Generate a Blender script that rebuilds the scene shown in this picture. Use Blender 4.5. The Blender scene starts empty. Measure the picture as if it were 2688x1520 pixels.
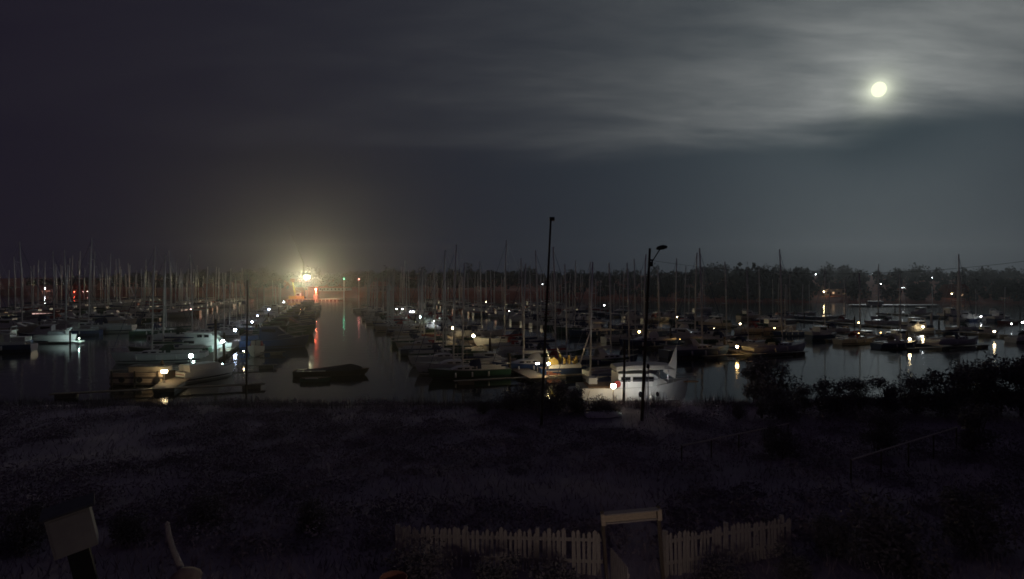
import bpy, math, random
from mathutils import Vector, Matrix, noise
R = math.radians
rnd = random.Random(7)
S = bpy.context.scene
COL = S.collection

# ------------------------------------------------------------------ camera, sky, moon, exposure
CAM_H, FPX, CX, HOR = 10.0, 1490.0, 1344.0, 748.0      # metres, and pixels of the 2688x1520 photograph
cam = bpy.data.cameras.new('camera')
cam.sensor_width = 36.0
cam.lens = 36.0 * FPX / 2688.0
cam.shift_y = (HOR - 760.0) / 2688.0
cam.clip_start, cam.clip_end = 0.1, 9000.0
cam_o = bpy.data.objects.new('camera', cam)
cam_o.location = (0, 0, CAM_H)
cam_o.rotation_euler = (R(90), 0, 0)
COL.objects.link(cam_o)
S.camera = cam_o

MOON = Vector(((2307 - CX) / FPX, 1.0, (HOR - 235) / FPX)).normalized()
MOON_EL = math.asin(MOON.z)
MOON_AZ = math.atan2(MOON.x, MOON.y)                   # clockwise from +Y

W = bpy.data.worlds.new('World')
S.world = W
W.use_nodes = True
nt = W.node_tree
nt.nodes.clear()
def wn(t, **k):
    n = nt.nodes.new(t)
    for a, b in k.items():
        setattr(n, a, b)
    return n
def wl(a, b):
    nt.links.new(a, b)
def wmath(op, a, b=None, clamp=False):
    n = wn('ShaderNodeMath', operation=op, use_clamp=clamp)
    for i, v in enumerate((a, b)):
        if v is None:
            continue
        if isinstance(v, (int, float)):
            n.inputs[i].default_value = v
        else:
            wl(v, n.inputs[i])
    return n.outputs[0]
def wcol(col, fac):
    n = wn('ShaderNodeVectorMath', operation='SCALE')
    n.inputs[0].default_value = col
    wl(fac, n.inputs['Scale'])
    return n.outputs[0]
def wadd(a, b):
    n = wn('ShaderNodeVectorMath', operation='ADD')
    wl(a, n.inputs[0])
    if isinstance(b, tuple):
        n.inputs[1].default_value = b
    else:
        wl(b, n.inputs[1])
    return n.outputs[0]
sky = wn('ShaderNodeTexSky', sky_type='NISHITA', sun_disc=False)
sky.sun_elevation, sky.sun_rotation = MOON_EL, MOON_AZ
sky.altitude, sky.air_density, sky.dust_density = 0, 1.0, 2.0
tc = wn('ShaderNodeTexCoord')
dirv = tc.outputs['Generated']
dot = wn('ShaderNodeVectorMath', operation='DOT_PRODUCT')
wl(dirv, dot.inputs[0]); dot.inputs[1].default_value = MOON
ang = wmath('ARCCOSINE', wmath('MINIMUM', dot.outputs['Value'], 0.999999))
def falloff(width):
    return wmath('EXPONENT', wmath('MULTIPLY', ang, -1.0 / width))
sep = wn('ShaderNodeSeparateXYZ'); wl(dirv, sep.inputs[0])
up = wmath('ADD', wmath('ABSOLUTE', sep.outputs['Z']), 0.22)
flat = wn('ShaderNodeCombineXYZ')
wl(wmath('DIVIDE', sep.outputs['X'], up), flat.inputs[0])
wl(wmath('DIVIDE', sep.outputs['Y'], up), flat.inputs[1])
mp = wn('ShaderNodeMapping'); mp.inputs['Rotation'].default_value = (0, 0, R(24)); mp.inputs['Scale'].default_value = (0.8, 2.6, 1)
wl(flat.outputs[0], mp.inputs['Vector'])
n1 = wn('ShaderNodeTexNoise'); n1.inputs['Scale'].default_value = 1.5; n1.inputs['Detail'].default_value = 7; n1.inputs['Roughness'].default_value = 0.52; n1.inputs['Distortion'].default_value = 0.35
wl(mp.outputs[0], n1.inputs['Vector'])
# a bank of thin cloud with a soft lower edge that dips away to the left
edge = wmath('ADD', wmath('SUBTRACT', sep.outputs['Z'], 0.213), wmath('MULTIPLY', sep.outputs['X'], -0.012))
edge = wmath('ADD', edge, wmath('MULTIPLY', wmath('SUBTRACT', n1.outputs['Fac'], 0.5), 0.062))
ms = wn('ShaderNodeMapRange', interpolation_type='SMOOTHSTEP')
ms.inputs['From Min'].default_value, ms.inputs['From Max'].default_value = -0.016, 0.040
wl(edge, ms.inputs['Value'])
thin = wn('ShaderNodeMapRange'); thin.inputs['From Min'].default_value = 0.25; thin.inputs['From Max'].default_value = 0.72
thin.inputs['To Min'].default_value, thin.inputs['To Max'].default_value = 0.22, 1.55
wl(n1.outputs['Fac'], thin.inputs['Value'])
n2 = wn('ShaderNodeTexNoise'); n2.inputs['Scale'].default_value = 5.0; n2.inputs['Detail'].default_value = 6; n2.inputs['Roughness'].default_value = 0.6; n2.inputs['Distortion'].default_value = 0.5
wl(mp.outputs[0], n2.inputs['Vector'])
cl = wmath('MULTIPLY', wmath('MULTIPLY', ms.outputs['Result'], thin.outputs['Result']), wmath('ADD', wmath('MULTIPLY', n2.outputs['Fac'], 1.1), 0.45))
cloud_light = wmath('ADD', wmath('MULTIPLY', falloff(0.33), 0.072), wmath('MULTIPLY', falloff(0.16), 0.14))
cloud = wcol((1.0, 1.0, 0.93), wmath('MULTIPLY', cl, cloud_light))
total = wadd(cloud, wcol((0.52, 0.98, 1.10), wmath('MULTIPLY', falloff(0.46), 0.052)))
total = wadd(total, wcol((0.95, 1.0, 0.72), wmath('MULTIPLY', falloff(0.0105), 1.5)))
total = wadd(total, (0.0088, 0.0052, 0.0125))
nsk = wn('ShaderNodeVectorMath', operation='SCALE'); wl(sky.outputs[0], nsk.inputs[0]); nsk.inputs['Scale'].default_value = 0.00014
total = wadd(total, nsk.outputs[0])
bg = wn('ShaderNodeBackground'); bg.inputs['Strength'].default_value = 1.0
wl(total, bg.inputs['Color'])
wo = wn('ShaderNodeOutputWorld'); wl(bg.outputs[0], wo.inputs['Surface'])

moon_l = bpy.data.lights.new('moonlight', 'SUN')
moon_l.energy, moon_l.angle, moon_l.color = 0.17, R(0.6), (0.90, 1.0, 1.0)
moon_lo = bpy.data.objects.new('moonlight', moon_l)
moon_lo.rotation_euler = (-MOON).to_track_quat('-Z', 'Y').to_euler()
COL.objects.link(moon_lo)

S.view_settings.view_transform = 'Standard'
S.view_settings.look = 'None'
S.view_settings.exposure = 0.0
S.view_settings.gamma = 1.0
S.view_settings.use_curve_mapping = False
S.render.engine = 'CYCLES'
S.cycles.max_bounces = 6
S.cycles.diffuse_bounces = 2
S.cycles.glossy_bounces = 3
S.cycles.transmission_bounces = 3
S.cycles.volume_bounces = 0
S.cycles.transparent_max_bounces = 8
S.cycles.sample_clamp_indirect = 2.0
S.cycles.caustics_reflective = False
S.cycles.caustics_refractive = False
S.cycles.filter_width = 1.7
S.cycles.use_denoising = True
S.cycles.use_light_tree = True

# ------------------------------------------------------------------ pixel helpers and tags
def row_d(py, z=0.0):
    return (CAM_H - z) * FPX / (py - HOR)
def at(px, py, z=0.0):
    d = row_d(py, z)
    return Vector(((px - CX) / FPX * d, d, z))
def far(px, py, d):
    return Vector(((px - CX) / FPX * d, d, CAM_H + (HOR - py) / FPX * d))
def px_of(v):
    return CX + v[0] / v[1] * FPX
def tag(o, label=None, cat=None, group=None, kind=None):
    for k, v in (('label', label), ('category', cat), ('group', group), ('kind', kind)):
        if v:
            o[k] = v
    return o
def empty(name, loc=(0, 0, 0), rz=0.0, label=None, cat=None, group=None, scale=1.0):
    o = bpy.data.objects.new(name, None)
    o.location = loc
    o.rotation_euler = (0, 0, rz)
    o.scale = (scale,) * 3
    o.empty_display_size = 0.1
    COL.objects.link(o)
    return tag(o, label, cat, group)
def copy_tree(o, parent=None):
    c = o.copy()
    COL.objects.link(c)
    c.parent = parent
    for ch in list(o.children):
        copy_tree(ch, c)
    return c
def drop_tree(o):
    for ch in list(o.children):
        drop_tree(ch)
    bpy.data.objects.remove(o)

# ------------------------------------------------------------------ materials
M = {}
def mat(name, col, rough=0.6, metal=0.0, var=0.0, scale=3.0, emit=None, estr=0.0, bump=0.0, bscale=20.0, spec=0.5, stretch=None, trans=0.0):
    m = bpy.data.materials.new(name)
    m.use_nodes = True
    t = m.node_tree
    b = t.nodes['Principled BSDF']
    b.inputs['Base Color'].default_value = (*col, 1)
    b.inputs['Roughness'].default_value = rough
    b.inputs['Metallic'].default_value = metal
    b.inputs['Specular IOR Level'].default_value = spec
    if trans:
        b.inputs['Transmission Weight'].default_value = trans
    if emit:
        b.inputs['Emission Color'].default_value = (*emit, 1)
        b.inputs['Emission Strength'].default_value = estr
    if var or bump:
        c = t.nodes.new('ShaderNodeTexCoord')
        mp_ = t.nodes.new('ShaderNodeMapping')
        if stretch:
            mp_.inputs['Scale'].default_value = stretch
        t.links.new(c.outputs['Object'], mp_.inputs['Vector'])
    if var:
        n = t.nodes.new('ShaderNodeTexNoise')
        n.inputs['Scale'].default_value = scale
        n.inputs['Detail'].default_value = 6
        n.inputs['Roughness'].default_value = 0.65
        t.links.new(mp_.outputs[0], n.inputs['Vector'])
        r = t.nodes.new('ShaderNodeValToRGB')
        r.color_ramp.elements[0].position = 0.3
        r.color_ramp.elements[1].position = 0.7
        r.color_ramp.elements[0].color = (*[c_ * (1 - var) for c_ in col], 1)
        r.color_ramp.elements[1].color = (*[min(1, c_ * (1 + var)) for c_ in col], 1)
        t.links.new(n.outputs['Fac'], r.inputs['Fac'])
        t.links.new(r.outputs['Color'], b.inputs['Base Color'])
    if bump:
        n2 = t.nodes.new('ShaderNodeTexNoise')
        n2.inputs['Scale'].default_value = bscale
        n2.inputs['Detail'].default_value = 4
        t.links.new(mp_.outputs[0], n2.inputs['Vector'])
        bp = t.nodes.new('ShaderNodeBump')
        bp.inputs['Strength'].default_value = bump
        t.links.new(n2.outputs['Fac'], bp.inputs['Height'])
        t.links.new(bp.outputs[0], b.inputs['Normal'])
    M[name] = m
    return m
mat('gel_white', (0.72, 0.72, 0.70), 0.35, var=0.06, scale=2)
mat('gel_cream', (0.62, 0.55, 0.43), 0.4, var=0.08, scale=2)
mat('gel_blue', (0.03, 0.06, 0.16), 0.35, var=0.1, scale=2)
mat('gel_green', (0.03, 0.09, 0.06), 0.35, var=0.1, scale=2)
mat('gel_red', (0.30, 0.04, 0.03), 0.4, var=0.1, scale=2)
mat('gel_grey', (0.33, 0.34, 0.36), 0.4, var=0.08, scale=2)
mat('deck_grey', (0.24, 0.235, 0.23), 0.7, var=0.12, scale=6)
mat('teak', (0.22, 0.13, 0.07), 0.7, var=0.25, scale=8, stretch=(1, 12, 1))
mat('dark_glass', (0.012, 0.014, 0.018), 0.08)
mat('alloy', (0.86, 0.84, 0.81), 0.40, 0.1, var=0.06, scale=3)
mat('steel', (0.55, 0.55, 0.56), 0.3, 0.8)
mat('canvas_blue', (0.03, 0.045, 0.11), 0.9, var=0.2, scale=9)
mat('canvas_green', (0.03, 0.07, 0.05), 0.9, var=0.2, scale=9)
mat('canvas_white', (0.66, 0.65, 0.60), 0.9, var=0.08, scale=6)
mat('canvas_yellow', (0.55, 0.42, 0.13), 0.9, var=0.12, scale=6)
mat('canvas_red', (0.32, 0.05, 0.05), 0.9, var=0.15, scale=6)
mat('antifoul', (0.05, 0.02, 0.02), 0.8, var=0.2)
mat('stripe', (0.02, 0.025, 0.05), 0.4)
mat('rope', (0.4, 0.36, 0.28), 0.9)
mat('pontoon_plank', (0.16, 0.13, 0.10), 0.85, var=0.3, scale=4, stretch=(1, 8, 1))
mat('pontoon_float', (0.14, 0.14, 0.14), 0.8, var=0.2)
mat('wood_dark', (0.055, 0.04, 0.03), 0.9, var=0.35, scale=5, stretch=(6, 6, 0.6), bump=0.4, bscale=14)
mat('wood_pale', (0.58, 0.47, 0.36), 0.85, var=0.25, scale=7, stretch=(1, 1, 8), bump=0.3, bscale=25)
mat('wood_weathered', (0.42, 0.37, 0.35), 0.9, var=0.3, scale=6, stretch=(8, 8, 0.8), bump=0.3, bscale=25)
mat('wood_old', (0.13, 0.10, 0.085), 0.9, var=0.35, scale=6, stretch=(8, 8, 0.8), bump=0.3, bscale=25)
mat('iron', (0.03, 0.03, 0.033), 0.6, 0.4, var=0.2)
mat('crane_yellow', (0.62, 0.50, 0.10), 0.5, var=0.15)
mat('lamp_casing', (0.30, 0.30, 0.30), 0.5, 0.3)
mat('foliage_a', (0.120, 0.108, 0.125), 0.75, var=0.35, scale=2.0)
mat('foliage_b', (0.120, 0.103, 0.125), 0.75, var=0.35, scale=2.0)
mat('wood_far', (0.050, 0.052, 0.048), 0.85, var=0.3, scale=0.05)
mat('grass', (0.25, 0.20, 0.255), 0.9, var=0.35, scale=0.7)
mat('bracken', (0.225, 0.18, 0.235), 0.9, var=0.3, scale=0.7)
mat('earth', (0.24, 0.19, 0.25), 0.95, var=0.2, scale=0.35, bump=0.6, bscale=3)
mat('far_earth', (0.42, 0.13, 0.085), 0.95, var=0.35, scale=0.06, bump=0.6, bscale=0.4)
mat('bark', (0.07, 0.05, 0.04), 0.9, var=0.3, scale=5)
mat('house_white', (0.66, 0.62, 0.55), 0.85, var=0.08, scale=1.5)
mat('house_brick', (0.32, 0.14, 0.09), 0.9, var=0.25, scale=4)
mat('roof_slate', (0.09, 0.09, 0.10), 0.8, var=0.2, scale=3)
mat('roof_tile', (0.30, 0.11, 0.07), 0.85, var=0.2, scale=3)
mat('concrete', (0.36, 0.34, 0.31), 0.9, var=0.15, scale=2)
mat('terracotta', (0.33, 0.13, 0.09), 0.85, var=0.15, scale=6)
mat('stone', (0.33, 0.24, 0.20), 0.9, var=0.2, scale=8, bump=0.5, bscale=12)
mat('barn_red', (0.35, 0.09, 0.05), 0.85, var=0.2, scale=2)
mat('window_glow', (0.4, 0.3, 0.2), 0.5, emit=(1.0, 0.62, 0.34), estr=0.7)
EM = {}
def emat(key, col, strength):
    if (key, strength) not in EM:
        EM[(key, strength)] = mat('glow_%s_%d' % (key, int(strength * 10)), (0.8, 0.8, 0.8), 0.5, emit=col, estr=strength)
    return EM[(key, strength)]
COOL, CYAN, BLUE, WARM, AMBER, REDL, GREENL, PINK = (0.92, 0.97, 1.0), (0.72, 1.0, 0.95), (0.62, 0.74, 1.0), (1.0, 0.76, 0.42), (1.0, 0.60, 0.20), (1.0, 0.10, 0.05), (0.15, 1.0, 0.55), (1.0, 0.55, 0.50)

# the water: still, with a faint ripple so that far lights stretch
wm = bpy.data.materials.new('water')
wm.use_nodes = True
t = wm.node_tree
b = t.nodes['Principled BSDF']
b.inputs['Base Color'].default_value = (0.010, 0.012, 0.012, 1)
b.inputs['Roughness'].default_value = 0.09
b.inputs['IOR'].default_value = 1.33
c = t.nodes.new('ShaderNodeTexCoord')
mp_ = t.nodes.new('ShaderNodeMapping'); mp_.inputs['Scale'].default_value = (0.55, 0.55, 1)
t.links.new(c.outputs['Object'], mp_.inputs['Vector'])
n = t.nodes.new('ShaderNodeTexNoise'); n.inputs['Scale'].default_value = 1.0; n.inputs['Detail'].default_value = 3
t.links.new(mp_.outputs[0], n.inputs['Vector'])
bp = t.nodes.new('ShaderNodeBump'); bp.inputs['Strength'].default_value = 0.09; bp.inputs['Distance'].default_value = 0.25
t.links.new(n.outputs['Fac'], bp.inputs['Height'])
t.links.new(bp.outputs[0], b.inputs['Normal'])
M['water'] = wm

# ------------------------------------------------------------------ mesh builder
class MB:
    def __init__(s):
        s.v, s.f, s.sm = [], [], False
    def box(s, c, d, rz=0.0, ry=0.0, rx=0.0):
        k = len(s.v)
        m = Matrix.Translation(c) @ Matrix.Rotation(rz, 4, 'Z') @ Matrix.Rotation(ry, 4, 'Y') @ Matrix.Rotation(rx, 4, 'X')
        for x in (-.5, .5):
            for y in (-.5, .5):
                for z in (-.5, .5):
                    s.v.append(tuple(m @ Vector((x * d[0], y * d[1], z * d[2]))))
        for q in ((0, 1, 3, 2), (4, 6, 7, 5), (0, 4, 5, 1), (2, 3, 7, 6), (0, 2, 6, 4), (1, 5, 7, 3)):
            s.f.append(tuple(k + i for i in q))
        return s
    def ring(s, pts):
        k = len(s.v)
        s.v += [tuple(p) for p in pts]
        return list(range(k, k + len(pts)))
    def loft(s, rings, closed=True, caps=(True, True)):
        ids = [s.ring(r) for r in rings]
        n = len(ids[0])
        for a, b_ in zip(ids, ids[1:]):
            for i in range(n if closed else n - 1):
                j = (i + 1) % n
                s.f.append((a[i], a[j], b_[j], b_[i]))
        if caps[0]:
            s.f.append(tuple(reversed(ids[0])))
        if caps[1]:
            s.f.append(tuple(ids[-1]))
        return s
    def tube(s, pts, r, n=6, caps=(True, True)):
        pts = [Vector(p) for p in pts]
        if not isinstance(r, (list, tuple)):
            r = [r] * len(pts)
        rings = []
        for i, p in enumerate(pts):
            a, b_ = pts[max(i - 1, 0)], pts[min(i + 1, len(pts) - 1)]
            d = (b_ - a).normalized()
            u = d.cross(Vector((0, 0, 1)) if abs(d.z) < 0.9 else Vector((1, 0, 0))).normalized()
            w = d.cross(u)
            rings.append([p + (u * math.cos(t_) + w * math.sin(t_)) * r[i] for t_ in [2 * math.pi * k / n for k in range(n)]])
        return s.loft(rings, caps=caps)
    def lathe(s, prof, n=12, c=(0, 0, 0)):
        rings = [[(c[0] + r * math.cos(2 * math.pi * k / n), c[1] + r * math.sin(2 * math.pi * k / n), c[2] + z) for k in range(n)] for r, z in prof]
        return s.loft(rings)
    def ball(s, c, r, n=10, m=6, sz=1.0):
        prof = [(max(r * math.sin(math.pi * i / m), 1e-4), -r * sz * math.cos(math.pi * i / m)) for i in range(m + 1)]
        return s.lathe(prof, n, c)
    def poly(s, pts):
        s.f.append(tuple(s.ring(pts)))
        return s
    def smooth(s):
        s.sm = True
        return s
    def mesh(s, name):
        me = bpy.data.meshes.new(name)
        me.from_pydata(s.v, [], s.f)
        if s.sm:
            me.polygons.foreach_set('use_smooth', [True] * len(me.polygons))
        me.update()
        return me
    def build(s, name, m, parent=None, loc=None):
        me = s.mesh(name)
        me.materials.append(M[m] if isinstance(m, str) else m)
        o = bpy.data.objects.new(name, me)
        if loc is not None:
            o.location = loc
        o.parent = parent
        COL.objects.link(o)
        return o

# ------------------------------------------------------------------ the setting: near ground, water, far land
def lerp(x, pts):
    if x <= pts[0][0]:
        return pts[0][1]
    for (a, va), (b_, vb) in zip(pts, pts[1:]):
        if x <= b_:
            t_ = (x - a) / (b_ - a)
            return va + (vb - va) * t_
    return pts[-1][1]
def near_z(x, y):
    z = lerp(y, [(-30, 3.4), (8, 3.0), (13, 2.75), (17, 2.45), (22, 2.1), (30, 1.65), (37, 1.45), (41, 1.3), (44, 0.5), (46, -0.6), (60, -1.5)])
    s = max(0.0, (x - 12) / 40.0)
    z += min(s, 1.0) * lerp(y, [(10, 0.6), (30, 1.2), (42, 0.8), (46, 0.0)])
    return z + 0.16 * noise.noise((x * 0.35, y * 0.35, 0)) * (1 if y < 44 else 0.3)
def grid(name, xs, ys, fz, m, smooth=True):
    g = MB()
    for y in ys:
        for x in xs:
            g.v.append((x, y, fz(x, y)))
    n_ = len(xs)
    for j in range(len(ys) - 1):
        for i in range(n_ - 1):
            a = j * n_ + i
            g.f.append((a, a + 1, a + 1 + n_, a + n_))
    g.sm = smooth
    return tag(g.build(name, m), kind='structure')
xs = [-95 + i * 1.6 for i in range(120)]
ys = [-30, -20, -10, 0, 5] + [8 + j * 0.9 for j in range(44)] + [50, 56, 62]
grid('near_ground', xs, ys, near_z, 'earth')
wv = MB()
wv.poly([(-900, 38, 0), (900, 38, 0), (900, 640, 0), (-900, 640, 0)])
tag(wv.build('harbour_water', 'water'), kind='structure')
def shore(x):
    return lerp(x, [(-900, 600), (-420, 540), (-230, 500), (-130, 442), (0, 425), (70, 390), (140, 330), (220, 306), (330, 300), (900, 300)])
def far_z(x, y):
    v = y - shore(x)
    w = min(1.0, max(0.0, (x + 50) / 200.0))
    bl = min(1.0, max(0.0, (90 - x) / 90.0))
    base = lerp(v, [(-30, -3), (-4, -0.7), (3, 0.8), (14, 1.8 + 3.6 * bl), (60, 4.5 + 3.0 * bl), (120, 8.5 + 1.5 * w), (230, 17 - 2 * w), (420, 22)])
    if v > 10:
        base += 3.4 * noise.noise((x * 0.009, y * 0.009, 4)) * min(1, (v - 10) / 60) + 0.9 * noise.noise((x * 0.05, y * 0.05, 1)) * min(1, (v - 10) / 40)
    return base
def farland():
    g = MB()
    vs = [-30, -8, -3, 0, 3, 8, 14, 22, 32, 45, 60, 80, 100, 125, 150, 180, 215, 255, 300, 350, 420]
    fx = [-880 + 16 * i for i in range(111)]
    for v in vs:
        for x in fx:
            y = shore(x) + v
            g.v.append((x, y, far_z(x, y)))
    for j in range(len(vs) - 1):
        for i in range(len(fx) - 1):
            a = j * len(fx) + i
            g.f.append((a, a + 1, a + 1 + len(fx), a + len(fx)))
    g.sm = True
    return tag(g.build('far_hills', 'far_earth'), kind='structure')
farland()
def hit_far(px, py, h, dmin=290.0):
    """first distance along the ray at which the point stands h metres over the far land"""
    d = dmin
    while d < 800:
        p = far(px, py, d)
        if d > shore(p.x) + 4 and far_z(p.x, d) + h >= p.z:
            return p
        d += 2.0
    p = far(px, py, 420)
    return p

# ------------------------------------------------------------------ lamps
LAMPS = []
CLEAR = []          # (px, half width, distance) kept free of far trees
def dock_lamp(px, py, kind, r, strength, label, z=1.35, deck=0.48, head='globe', name='dock_lamp'):
    p = at(px, py, z)
    strength *= (1.0 if px > 1700 else 1.8)
    if px > 1700:
        r *= 0.9
    e = empty(name, (p.x, p.y, deck), 0, label, 'lamp', 'lamps on the pontoons')
    h = z - deck
    MB().box((0, 0, 0.03), (0.22, 0.22, 0.06)).build('base_plate', 'iron', e)
    MB().tube([(0, 0, 0.06), (0, 0, h - r * 0.9)], 0.05, 8).build('post', 'lamp_casing', e)
    col = {'cool': COOL, 'cyan': CYAN, 'blue': BLUE, 'warm': WARM, 'amber': AMBER, 'red': REDL, 'green': GREENL, 'pink': PINK}[kind]
    if head == 'globe':
        MB().ball((0, 0, h), r, 10, 6).smooth().build('globe', emat(kind, col, strength), e)
        MB().lathe([(r * 0.2, h + r * 1.08), (r * 0.9, h + r * 0.86), (r * 1.05, h + r * 0.80), (0.001, h + r * 1.25)][:3], 10).build('cap', 'lamp_casing', e)
    else:
        MB().box((0, 0, h), (r * 2.6, r * 0.9, r * 1.1)).build('lens', emat(kind, col, strength), e)
        MB().box((0, 0.02, h + r * 0.8), (r * 3.0, r * 1.3, r * 0.4)).build('hood', 'lamp_casing', e)
    LAMPS.append(e)
    return e
def shore_lamp(px, py, kind, r, strength, label, h=3.2, p=None, post_mat='lamp_casing'):
    p = p or hit_far(px, py, h)
    g = max(far_z(p.x, p.y), 0.2)
    e = empty('shore_lamp', (p.x, p.y, g), 0, label, 'lamp', 'lamps along the far shore')
    hh = p.z - g
    col = {'cool': COOL, 'cyan': CYAN, 'blue': BLUE, 'warm': WARM, 'amber': AMBER, 'red': REDL, 'green': GREENL, 'pink': PINK}[kind]
    MB().tube([(0, 0.2, -0.2), (0, 0.2, hh + 0.3), (0, 0, hh + 0.35)], 0.06, 6).build('post', post_mat, e)
    MB().ball((0, 0, hh), r, 10, 6).smooth().build('globe', emat(kind, col, strength), e)
    CLEAR.append((px, 7, p.y))
    return e

# ------------------------------------------------------------------ boats
def hull_sections(L, B, fb, bow_rise=0.35, transom=0.72, n=11, fine=2.0):
    secs = []
    for i in range(n):
        t_ = i / (n - 1)
        x = -L / 2 + L * t_
        if t_ < 0.42:
            w = transom + (1 - transom) * math.sin(t_ / 0.42 * math.pi / 2)
        else:
            w = max(0.02, 1 - ((t_ - 0.42) / 0.58) ** fine)
        w *= B / 2
        sh = fb * (1 + bow_rise * max(0, t_ - 0.35) ** 1.6 * 1.8)
        rake = 0.10 * L * max(0, t_ - 0.8) / 0.2
        lo = 0.75 + 0.25 * (1 - t_)
        half = [(0.02, -0.30, -rake * 0.9), (w * 0.55 * lo, -0.22, -rake * 0.8), (w * 0.86 * lo, 0.10, -rake * 0.55), (w * 0.97, fb * 0.55, -rake * 0.25), (w, sh, 0.0)]
        secs.append((x, w, sh, half))
    return secs
def hull_parts(root, L, B, fb, hullmat, deckmat, stripe=True, **k):
    secs = hull_sections(L, B, fb, **k)
    h = MB()
    h.loft([[(x + dx, -y, z) for (y, z, dx) in reversed(half)] + [(x + dx, y, z) for (y, z, dx) in half] for x, w, sh, half in secs], closed=False, caps=(False, False))
    h.poly([(secs[0][0], y, z) for (y, z, dx) in secs[0][3]] + [(secs[0][0], -y, z) for (y, z, dx) in reversed(secs[0][3])])
    h.smooth()
    ho = h.build('hull', hullmat, root)
    d = MB()
    d.loft([[(x, -w * 0.985, sh - 0.04), (x, 0, sh + 0.02), (x, w * 0.985, sh - 0.04)] for x, w, sh, half in secs], closed=False, caps=(False, False))
    d.build('deck', deckmat, root)
    if stripe:
        st = MB()
        for sgn in (-1, 1):
            st.loft([[(x + half[2][2] * 0.9, sgn * (half[2][0] + (half[3][0] - half[2][0]) * q + 0.012), half[2][1] + (half[3][1] - half[2][1]) * q) for q in (0.12, 0.42)] for x, w, sh, half in secs], closed=False, caps=(False, False))
        st.build('stripe', 'stripe', ho)
    return secs
def trunk(root, x0, x1, w0, w1, z0, h, m, slope=0.5, name='cabin'):
    c_ = MB()
    def sec(x, w, hh):
        return [(x, -w, z0), (x, -w * 0.86, z0 + hh), (x, 0, z0 + hh * 1.08), (x, w * 0.86, z0 + hh), (x, w, z0)]
    c_.loft([sec(x0, w0, h), sec(x0 + (x1 - x0) * 0.5, (w0 + w1) / 2, h), sec(x1 - slope, w1, h * 0.85), sec(x1, w1 * 0.8, h * 0.12)])
    return c_.build(name, m, root)
def make_yacht(L, B, hullmat, cover, full=True, mast_h=None, name='moored_yacht'):
    e = empty(name)
    fb = 0.085 * L + 0.15
    secs = hull_parts(e, L, B, fb, hullmat, 'deck_grey', stripe=full)
    cab = trunk(e, -0.08 * L, 0.24 * L, B * 0.33, B * 0.22, fb + 0.02, 0.42, 'gel_white', 0.9)
    if full:
        for sgn in (-1, 1):
            for k in range(3):
                MB().box((-0.04 * L + k * 0.085 * L, sgn * (B * 0.325 - k * 0.028 * B), fb + 0.24), (0.055 * L, 0.03, 0.16), rz=-sgn * 0.10).build('window', 'dark_glass', cab)
        MB().box((-0.27 * L, 0, fb + 0.03), (0.30 * L, B * 0.42, 0.05)).build('cockpit_floor', 'teak', e)
        for sgn in (-1, 1):
            MB().box((-0.26 * L, sgn * B * 0.27, fb + 0.12), (0.34 * L, 0.14, 0.24)).build('coaming', 'gel_white', e)
        a = MB()
        a.loft([[(x, w * math.cos(q), fb + 0.12 + hh * math.sin(q)) for q in [math.pi * i / 8 for i in range(9)]] for x, w, hh in ((-0.13 * L, B * 0.30, 1.10), (-0.05 * L, B * 0.30, 1.05), (0.0, B * 0.27, 0.45))], closed=False, caps=(False, False))
        a.smooth().build('spray_hood', cover, e)
    mh = mast_h or 1.28 * L
    mx = 0.08 * L
    ma = MB().tube([(mx, 0, fb), (mx - 0.01 * L, 0, fb + mh * 0.6), (mx - 0.03 * L, 0, fb + mh)], [0.125, 0.12, 0.085] if not full else [0.11, 0.105, 0.08], 8).smooth().build('mast', 'alloy', e)
    for f_ in ((0.45, 0.75) if full else (0.55,)):
        for sgn in (-1, 1):
            MB().tube([(mx - 0.02 * L * f_, 0, fb + mh * f_), (mx - 0.04 * L, sgn * B * 0.27, fb + mh * f_ + 0.1)], 0.025, 4).build('spreader', 'alloy', ma)
    bz = fb + 0.42 + 0.75
    bo = MB().tube([(mx - 0.1, 0, bz), (mx - 0.38 * L, 0, bz + 0.06)], 0.06, 6).build('boom', 'alloy', e)
    MB().tube([(mx - 0.08, 0, bz + 0.55), (mx - 0.14, 0, bz + 0.22), (mx - 0.2 * L, 0, bz + 0.17), (mx - 0.375 * L, 0, bz + 0.12)], [0.07, 0.16, 0.15, 0.06], 7).smooth().build('sail_cover', cover, bo)
    MB().tube([(0.485 * L, 0, fb * 1.32), (mx - 0.028 * L, 0, fb + mh * 0.97)], [0.035, 0.022] if full else 0.012, 5).build('furled_genoa', 'canvas_blue' if full else 'steel', e)
    if full:
        MB().tube([(-0.49 * L, 0, fb), (mx - 0.03 * L, 0, fb + mh)], 0.012, 4).build('backstay', 'steel', e)
        for sgn in (-1, 1):
            MB().tube([(mx - 0.02 * L, sgn * B * 0.45, fb), (mx - 0.04 * L, sgn * B * 0.27, fb + mh * 0.75 + 0.1), (mx - 0.03 * L, 0, fb + mh * 0.98)], 0.012, 4).build('shroud', 'steel', e)
        zt = fb * 1.33
        MB().tube([(0.36 * L, -B * 0.24, zt + 0.5), (0.5 * L, 0, zt + 0.6), (0.36 * L, B * 0.24, zt + 0.5)], 0.02, 5).build('pulpit', 'steel', e)
        MB().tube([(-0.35 * L, -B * 0.44, fb + 0.55), (-0.49 * L, -B * 0.33, fb + 0.6), (-0.49 * L, B * 0.33, fb + 0.6), (-0.35 * L, B * 0.44, fb + 0.55)], 0.02, 5).build('pushpit', 'steel', e)
        for sgn in (-1, 1):
            for k in range(3):
                MB().tube([(-0.2 * L + k * 0.2 * L, sgn * (B * 0.5 + 0.09), fb * 0.9), (-0.2 * L + k * 0.2 * L, sgn * (B * 0.5 + 0.10), fb * 0.35)], [0.09, 0.11], 7).smooth().build('fender', 'gel_white', e)
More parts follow.
